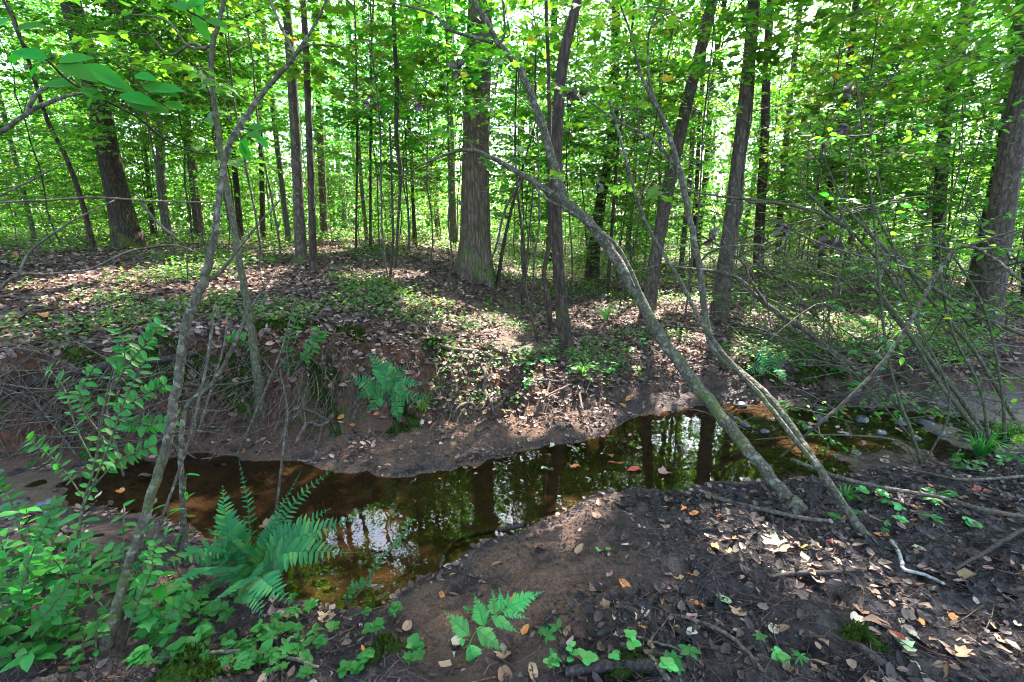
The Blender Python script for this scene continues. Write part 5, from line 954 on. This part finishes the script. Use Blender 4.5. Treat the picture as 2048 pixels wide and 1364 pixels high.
ZL = [((0, 300), (1080, 1362), 40, 'under the bottom left plants', .05, .12), ((280, 640), (1185, 1362), 80, 'below the dark green fern', .035, .05), ((560, 1000), (1235, 1362), 18, 'beside the pale green fern', .03, .04), ((1080, 1600), (1270, 1362), 16, 'at the bottom right of the pale fern', .03, .05),
      ((1640, 1960), (985, 1075), 20, 'right of the bowed sapling', .035, .04), ((1900, 2048), (880, 960), 10, 'at the right edge of the riffle', .04, .08), ((1020, 1290), (690, 780), 22, 'at the creekside trunk foot', .05, .10), ((1560, 1900), (730, 830), 18, 'on the bank behind the riffle', .06, .10), ((60, 330), (900, 1010), 10, 'in the wet mud at left', .05, .06)]
for (u0, u1), (v0, v1), n, where, sz, hh in ZL:
    for k in range(n):
        u, v = rs.uniform(u0, u1), rs.uniform(v0, v1); p = G(u, v)
        if float(HB(p[0], p[1])[1]['yn']) < p[1] < float(HB(p[0], p[1])[1]['yf']) and p[0] < 1.5: continue
        kind = rs.integers(3); hq, nq = rs.uniform(.4, 1.4), int(rs.integers(3, 7)); seedling('%s %s seedling with %s leaves %s' % ('tiny' if hq < .7 else 'small' if hq < 1.1 else 'taller', ('round leaved', 'oval leaved', 'lobed')[kind], ('three', 'four', 'five', 'six')[nq - 3], where), p, hq * hh, nq, sz * rs.uniform(.7, 1.3), (ROUND, OVAL, MAPLE)[kind], 'nearleaf' if u < 1000 or kind else 'limefern', 'seedlings ' + where, rs)
# taller leafy plants, bottom left
for k, (u, v, h, n, s, tpl, lean, lb) in enumerate([(60, 1300, .34, 12, .085, BROAD, (-.3, .2), 'broad leaved green plant in the bottom left corner'), (150, 1260, .40, 14, .085, BROAD, (.1, .2), 'tall broad leaved plant left of the pale front sapling foot'), (20, 1200, .34, 12, .075, BROAD, (0, .1), 'broad leaved plant at the left edge'), (110, 1170, .30, 10, .07, BROAD, (-.2, .1), 'oval leaved bushy plant near the left edge, behind the broad leaved ones'),
                                                    (235, 1185, .34, 12, .085, BROAD, (.2, .1), 'large leaved plant touching the pale front sapling'), (300, 1160, .3, 9, .08, LANCE, (.3, .2), 'long leaved plant between the pale front sapling and the dark fern'), (345, 1130, .42, 10, .085, LANCE, (.25, .1), 'lance leaved upright plant behind the pale front sapling'), (-40, 1330, .3, 12, .09, BROAD, (.3, .1), 'leafy plant cut by the left edge'), (190, 1330, .16, 8, .06, BROAD, (.2, .1), 'low broad leaved plant at the foot of the pale front sapling'), (400, 1250, .12, 8, .05, OVAL, (.2, 0), 'low leafy plant right of the pale front sapling foot'), (1370, 1330, .05, 6, .05, OVAL, (.2, 0), 'bright oval leaved seedling at the bottom edge right of centre'), (1590, 1345, .06, 8, .05, LANCE, (.1, 0), 'bright many leaved seedling at the bottom edge right of the curved branch')]):
    seedling(lb, G(u, v), h, n, s * .7, tpl, 'nearleaf' if k % 3 else 'bigleaf', None, rs, False, lean)
for k in range(13):
    u, v = rs.uniform(-60, 330), rs.uniform(1120, 1355)
    hq, nq = rs.uniform(.12, .34), int(rs.integers(8, 14)); seedling('%s %s leaved plant %s, in the bottom left crowd' % ('low' if hq < .2 else 'knee low' if hq < .27 else 'taller', 'broad' if k % 3 else 'oval', 'at the frame edge' if u < 40 else 'left of the middle' if u < 150 else 'near the pale front sapling'), G(u, v), hq, nq, rs.uniform(.045, .08), BROAD if k % 3 else OVAL, 'nearleaf' if k % 2 else 'bigleaf', 'leafy plants crowding the bottom left', rs)
# slender bushes with small paired leaves
def paired_bush(label, base, stems, size, seed):
    r = np.random.default_rng(seed); b = np.asarray(base); t = thing('small_leaved_bush', label, 'bush', b, 'small leaved bushes of the near left')
    for sp in stems:
        P, Rr = px_path(b, sp); C = spline(np.column_stack([P, Rr]), 20); link('stem', MB().add(*tube(C[:, :3], np.abs(C[:, 3]), 5)).mesh('stem', M['stem'], origin=b), t)
        for k in range(5, 20):
            T = norm(C[min(k + 1, 19), :3] - C[k - 1, :3]); sd = norm(np.cross(T, [0, -1., .3]))
            for s in (1, -1):
                if r.random() < .15: continue
                pleaf(t, b, C[k, :3], sd * s + T * .3 + r.normal(0, .25, 3), np.array([0, -.35, .9]) + r.normal(0, .25, 3), size * r.uniform(.7, 1.25), OVAL, 'nearleaf')
g1 = G(140, 1180)
paired_bush('slender bush with paired small leaves rising left of the pale front sapling', g1, [[(140, 1180, 0, 8), (165, 1020, .05, 7), (190, 930, .08, 6), (205, 830, .12, 5), (235, 700, .15, 3)], [(165, 1020, .05, 6), (215, 900, .05, 5), (250, 800, .08, 4), (290, 720, .1, 3)], [(190, 930, .1, 5), (150, 850, .12, 4), (130, 780, .15, 3), (100, 740, .2, 2)], [(200, 860, .1, 4), (270, 800, .15, 4), (330, 770, .2, 3)], [(180, 980, .06, 5), (240, 920, .1, 4), (310, 890, .12, 3)], [(210, 880, .1, 4), (160, 800, .12, 4), (190, 730, .15, 3)], [(205, 830, .1, 4), (280, 850, .1, 3), (350, 840, .15, 2)], [(225, 760, .1, 4), (290, 690, .12, 3), (320, 650, .15, 2)], [(170, 1000, .05, 4), (120, 930, .08, 3), (60, 880, .1, 2)], [(225, 780, .1, 4), (250, 730, .1, 3), (240, 660, .12, 2)]], .04, 5)
g2 = G(60, 1120)
paired_bush('bushy plant with paired small leaves at the left edge', g2, [[(60, 1120, 0, 7), (40, 1060, 0, 6), (20, 1000, .05, 4), (-20, 950, .05, 3)], [(60, 1120, 0, 6), (90, 1060, 0, 5), (110, 1010, .05, 3)]], .05, 6)
g5 = G(250, 1290)
paired_bush('bushy plant with many small leaves in front of the pale front sapling foot', g5, [[(250, 1290, 0, 6), (270, 1220, 0, 5), (300, 1150, .03, 4), (310, 1090, .05, 2)], [(250, 1290, 0, 5), (220, 1230, 0, 4), (180, 1180, .03, 3), (150, 1110, .05, 2)], [(260, 1260, 0, 5), (330, 1230, .02, 4), (380, 1200, .05, 2)]], .036, 15)
g6 = G(20, 1290)
paired_bush('bushy plant with many small leaves in the bottom left corner', g6, [[(20, 1290, 0, 6), (40, 1200, 0, 5), (60, 1120, .03, 4), (90, 1050, .05, 2)], [(20, 1290, 0, 5), (90, 1230, 0, 4), (130, 1180, .03, 3)], [(20, 1290, 0, 5), (0, 1190, .02, 4), (-20, 1100, .05, 2)]], .036, 16)
g3 = G(690, 1215)
paired_bush('thin trailing stem with small leaves over the pool right of the dark fern', g3, [[(690, 1215, 0, 4), (730, 1170, 0, 4), (760, 1120, .02, 3), (800, 1080, .05, 3), (822, 1040, .08, 2)], [(690, 1215, 0, 4), (700, 1180, 0, 3), (740, 1160, 0, 2)]], .022, 7)
g4 = G(590, 770)
paired_bush('slim bush with tiers of small leaves in front of the red clay scar', g4, [[(575, 800, 0, 6), (578, 740, 0, 5), (575, 690, .05, 4), (600, 620, .1, 3)], [(560, 760, 0, 5), (500, 690, 0, 4), (460, 670, .05, 3)], [(590, 740, 0, 5), (620, 700, 0, 4), (640, 660, .05, 3)]], .06, 9)
def tuft(label, u, v, n, L, mt, seed):
    r = np.random.default_rng(seed); g = G(u, v); mb = MB()
    for k in range(n):
        th = r.uniform(0, 6.28); l = L * r.uniform(.5, 1.2); d = np.array([math.cos(th), math.sin(th), 0]); o = d * r.uniform(0, .03)
        C = spline([g + o, g + o + d * l * .25 + [0, 0, l * .55], g + o + d * l * .75 + [0, 0, l * .5]], 5); w = norm(np.cross(d, [0, 0, 1])) * .004; V = np.vstack([C - w * np.array([[1], [1], [.9], [.6], [.1]]), C + w * np.array([[1], [1], [.9], [.6], [.1]])]); i = np.arange(4); mb.add(V, np.stack([i, i + 1, i + 6, i + 5], -1))
    tag(link('grass_tuft', mb.mesh('grass_tuft', M[mt], origin=g), None, g), label, 'grass tuft', 'grass tufts')
for k, a in enumerate([('pale grass tuft in the sun patch right of the creekside trunk', 1212, 642, 60, .3, 'limefern'), ('long bladed green tuft at the right edge of the riffle', 1960, 915, 80, .26, 'nearleaf'), ('second grass tuft behind the long bladed one at right', 2010, 880, 60, .24, 'nearleaf'), ('small grass tuft beside the bowed sapling foot', 1690, 1000, 40, .1, 'nearleaf'), ('grass tuft hanging at the foot of the bank fern', 845, 825, 40, .18, 'cover'), ('grassy clump on the bank right of the overhang', 1165, 748, 50, .14, 'nearleaf')]): tuft(*a, 820 + k)

# ================================================================== fallen leaves one by one
SH = dict(maple=MAPLE, oval=OVAL, lance=LANCE, oak=OAK, curl=CURL, round=ROUND); LM = {}
rf = np.random.default_rng(55)
def crumple(tpl, k):
    V = tpl[0].copy(); q = np.random.default_rng(k); V[:, 2] += .22 * np.abs(V[:, 0]) * (1 + q.random()) + .10 * np.sin(V[:, 1] * 5 + q.random() * 6) + q.normal(0, .03, len(V)); return (V, tpl[1])
def fallen(label, u, v, w, shape, col, ang=None, group=None, water=False):
    key = (shape, col, int(rf.integers(3)))
    if key not in LM: LM[key] = MB().add(*crumple(SH[shape], hash(shape) % 50 + key[2])).mesh('fallen_leaf', M['dry_' + col], True)
    g = G(u, v); s = w * depth(g) / FPX; x, y = np.array([g[0]]), np.array([g[1]]); nn = gnormal(x, y)[0] + rf.normal(0, .16, 3)
    if water or g[2] < .004: g[2] = .004; nn = np.array([0, 0, 1.]) + rf.normal(0, .03, 3)
    a = rf.uniform(0, 6.28) if ang is None else R(ang); d = np.array([math.cos(a), math.sin(a), 0]); nn = norm(nn); d = norm(d - nn * d.dot(nn)); X = np.cross(d, nn)
    m3 = Matrix((X.tolist(), d.tolist(), nn.tolist())).transposed(); o = link('fallen_leaf', LM[key])
    o.matrix_world = Matrix.LocRotScale(Vector((g + nn * .004 - d * s * .5).tolist()), m3.to_quaternion(), Vector((s, s, s))); tag(o, label, 'leaf', group)
for a in [('large tan lobed leaf on the mud below the leaning saplings', 1547, 1108, 52, 'maple', 'tan', 200), ('pale green star shaped leaf just above the large tan lobed one', 1560, 1082, 36, 'maple', 'palegreen', 20), ('bright red leaf in the sunlit mud left of the leaning sapling foot', 1444, 1042, 20, 'round', 'red', 0), ('yellow brown leaf left of the large tan lobed one', 1458, 1106, 30, 'oak', 'yellow', 30),
          ('long cream leaf lying across the brown mud above the pale fern', 1263, 1088, 44, 'lance', 'cream', 10), ('bright green notched leaf on the brown mud', 1210, 1104, 32, 'round', 'green', 30), ('small tan leaf touching the green notched leaf', 1232, 1104, 20, 'oval', 'brown', 80), ('pale crumpled leaf left of the green notched leaf', 1160, 1107, 34, 'curl', 'tan', 60), ('brown curled leaf at the pool end of the mud', 1082, 1102, 26, 'oval', 'brown', 20), ('curled dark brown leaf left of the centre mud', 1000, 1132, 40, 'lance', 'brown', 20),
          ('curled tan leaf near the forked stick', 896, 1155, 40, 'lance', 'tan', 40), ('grey green narrow leaf right of the curled tan leaf', 955, 1153, 40, 'lance', 'palegreen', 0), ('small tan oval leaf under the grey green narrow one', 967, 1166, 20, 'oval', 'tan', 30), ('small orange leaf on the dark mud by the pool', 884, 1192, 22, 'oval', 'orange', 120), ('round tan leaf left of the pale fern', 816, 1256, 24, 'round', 'tan', 90), ('brown lobed leaf left of the pale fern near the bottom', 840, 1292, 34, 'maple', 'brown', 60),
          ('cream oblong leaf right above the pale fern tip', 1174, 1170, 44, 'lance', 'cream', 130), ('orange brown leaf upper right of the pale fern', 1250, 1172, 36, 'oval', 'orange', 120), ('brown oval leaf pointing up, right of the pale fern', 1230, 1212, 34, 'oval', 'brown', 100), ('large cream leaf with curled tips right of the pale fern', 1285, 1232, 46, 'oak', 'cream', 40), ('small glowing orange leaf below the large cream one', 1286, 1262, 18, 'round', 'orange', 0), ('rust red curled leaf touching the pale fern', 1050, 1268, 28, 'curl', 'orange', 60), ('tan lobed leaf under the pale fern tips', 1010, 1312, 40, 'maple', 'tan', 90), ('big brown leaf at the bottom edge right of the pale fern', 1166, 1330, 52, 'oval', 'tan', 160), ('narrow tan leaf standing at the bottom edge', 1065, 1345, 44, 'oval', 'tan', 100),
          ('orange leaf floating at the tail of the pool', 1150, 968, 22, 'oval', 'orange', 0), ('pale leaf floating on the pool left of the orange one', 1094, 970, 30, 'oval', 'palegreen', 30), ('red brown leaf at the water edge right of the orange floating one', 1268, 968, 30, 'oval', 'red', 0), ('dull red leaf just left in the bright water', 1228, 957, 32, 'lance', 'red', 170), ('tan red leaf at the water edge farthest right of the three red ones', 1330, 968, 26, 'maple', 'pink', 0), ('orange brown leaf on the mud behind the sunlit spot', 1320, 1014, 30, 'lance', 'orange', 150),
          ('bright orange leaf scrap in the dark middle mud', 1382, 1168, 18, 'oval', 'orange', 130), ('pale green round leaf in the dark mud', 1450, 1204, 30, 'round', 'palegreen', 0), ('tan curled leaf under the pale green round leaf', 1478, 1228, 36, 'maple', 'tan', 60), ('pink leaf above the straight dark stick', 1494, 1146, 22, 'oval', 'pink', 100), ('small brown leaf next to the pink one', 1484, 1158, 16, 'round', 'tan', 0), ('yellowish curled leaf above the straight dark stick', 1555, 1142, 38, 'lance', 'palegreen', 150), ('red lobed leaf in the sunlit mud below the bowed sapling foot', 1664, 1092, 34, 'oak', 'red', 100), ('curled yellow leaf left of the red lobed leaf', 1610, 1100, 36, 'lance', 'yellow', 160),
          ('brown folded leaf with a dark curl in the lower mud', 1565, 1262, 30, 'curl', 'brown', 0), ('cream shell like leaf left of the brown folded one', 1546, 1258, 24, 'round', 'cream', 60), ('long pinkish tan leaf near the bottom edge', 1628, 1326, 52, 'lance', 'tan', 140), ('brown oval leaf right of centre, upper end of a chain of three', 1720, 1222, 30, 'round', 'brown', 60), ('small brown leaf second in the chain of three', 1716, 1246, 30, 'oak', 'brown', 150), ('big brown oblong leaf third in the chain of three', 1758, 1250, 62, 'oval', 'brown', 160), ('dark red leaf touching the bright trefoil leaf', 1793, 1274, 32, 'oval', 'red', 110), ('bright green trefoil leaf lying in the lower right mud', 1795, 1288, 46, 'maple', 'palegreen', 90), ('cream leaf right of the bright trefoil leaf', 1838, 1280, 48, 'oval', 'cream', 140), ('tan lobed leaf in the sunlit strip at lower right', 1908, 1300, 46, 'maple', 'tan', 60), ('long tan leaf at the end of the white bent stick', 1912, 1160, 70, 'oval', 'tan', 160), ('tan leaf cut by the right edge', 2032, 1140, 54, 'oak', 'tan', 40), ('pinkish brown leaf above the long tan leaf', 1850, 1138, 22, 'round', 'pink', 0), ('brown leaf at the bottom edge of the sunlit strip', 1880, 1345, 52, 'oval', 'brown', 30),
          ('yellow leaf on the far bank foot right of the bank fern', 928, 808, 22, 'oval', 'yellow', 10), ('red leaf at the far water edge near the leaning sapling', 1242, 812, 26, 'oval', 'orange', 120), ('orange red leaf right of the far red one', 1258, 798, 20, 'oval', 'orange', 40), ('tan broad leaf on the far bank below the creekside trunk', 1025, 712, 30, 'maple', 'tan', 30), ('dull yellow leaf at the bar edge right of the forked root', 1010, 830, 18, 'oval', 'yellow', 10), ('orange leaf on the far slope at left', 355, 600, 30, 'maple', 'orange', 20), ('large orange brown leaf on the left slope above the clay', 92, 637, 36, 'maple', 'orange', 20), ('small yellow leaf on the far slope in the middle', 835, 657, 14, 'oval', 'yellow', 0),
          ('red leaf on the mud at the right edge', 1965, 985, 28, 'maple', 'red', 0), ('orange leaf scrap between the lying branch and the right edge', 2000, 1035, 30, 'oak', 'orange', 140), ('orange leaf on the mud right of the bowed sapling foot', 1762, 1072, 26, 'oval', 'orange', 150), ('brown curled leaf among seedlings bottom left', 305, 1275, 40, 'oval', 'brown', 60), ('tan leaf caught under the dark fern', 570, 1262, 34, 'oval', 'tan', 60), ('tan curled leaf at the bottom left of centre', 655, 1235, 34, 'maple', 'tan', 90), ('rusty big leaf at the bottom edge left', 470, 1350, 60, 'oval', 'brown', 10), ('brown leaf stuck in the dark fern', 545, 1075, 34, 'maple', 'brown', 0)]:
    fallen(*a)
CN = ['tan', 'brown', 'orange', 'tan', 'dark', 'cream', 'pink', 'brown', 'dark', 'dark', 'brown']
SN = dict(maple='lobed', oval='oval', lance='narrow', oak='ragged', curl='curled', round='rounded')
for (u0, u1), (v0, v1), n, where, w0, w1 in [((1180, 2048), (1120, 1362), 110, 'on the dark near mud', 10, 30), ((1400, 2048), (985, 1120), 40, 'near the feet of the leaning saplings', 10, 26), ((700, 1180), (1200, 1362), 22, 'on the mud around the pale fern', 14, 34), ((1180, 1420), (975, 1060), 16, 'at the tail of the pool', 12, 24),
                                            ((760, 1280), (905, 985), 22, 'floating on the pool', 6, 14), ((660, 1260), (835, 905), 46, 'on the sandbar across the pool', 7, 18), ((0, 330), (960, 1200), 18, 'in the wet mud at left', 14, 34), ((1480, 1980), (830, 960), 26, 'in the muddy riffle', 10, 22)]:
    for k in range(n):
        c = CN[int(rf.integers(len(CN)))]; s = list(SH)[int(rf.integers(6))]; ww = rf.uniform(w0, w1); fallen('%s %s %s leaf fallen %s' % ('tiny' if ww < w0 + (w1 - w0) * .33 else 'small' if ww < w0 + (w1 - w0) * .7 else 'bigger', {'dark': 'blackened'}.get(c, c), SN[s], where), rf.uniform(u0, u1), rf.uniform(v0, v1), ww, s, c, None, 'leaves fallen ' + where)
# ================================================================== gaps in the crowns where the sun comes through
def open_gaps():
    holes = []
    for u, v, rad in SUNSPOTS:
        holes.append((G(u, v), rad * 1.25))
    for t, c, p in CROWNS:
        Mx = Matrix.LocRotScale(t.location, t.rotation_euler, t.scale) @ Matrix.LocRotScale(c.location, c.rotation_euler, c.scale)
        A = np.array(Mx); Pw = p['leaf'][0] @ A[:3, :3].T + A[:3, 3]; bad = np.zeros(len(Pw), bool)
        for T, rad in holes:
            q = Pw - T; al = q @ S_DIR; d = np.linalg.norm(q - al[:, None] * S_DIR, axis=1); bad |= (d < rad) & (al > 0)
        if bad.all(): bad[:8] = False
        if bad.sum() > .004 * len(bad): c.data = crown_mesh('crown', p, ~bad)
open_gaps()

# ================================================================== labels: things alike and near each other are told apart by their order
def order_labels():
    by = {}
    for o in scene.objects:
        if o.parent is None and o.get('label') and o.get('category') and o.name.split('.')[0] != 'canopy_tree': by.setdefault(o['label'], []).append(o)
    W_ = ['first', 'second', 'third', 'fourth', 'fifth', 'sixth', 'seventh', 'eighth', 'ninth', 'tenth']
    for lb, os_ in by.items():
        n = len(os_)
        if n < 2 or n > 10: continue
        def su(o):
            p = o.matrix_world.translation if o.parent is None and o.type == 'MESH' and o.matrix_world.translation.length > 0 else o.location
            return p[0] / max(.1, p[1] * CP - (p[2] - CAMZ) * SP)
        os_.sort(key=su)
        for k, o in enumerate(os_):
            if len(lb.replace(',', ' ').split()) > 13: continue
            o['label'] = lb + (', ' + ['left', 'right'][k] + ' of two' if n == 2 else ', ' + W_[k] + ' from left')
order_labels()
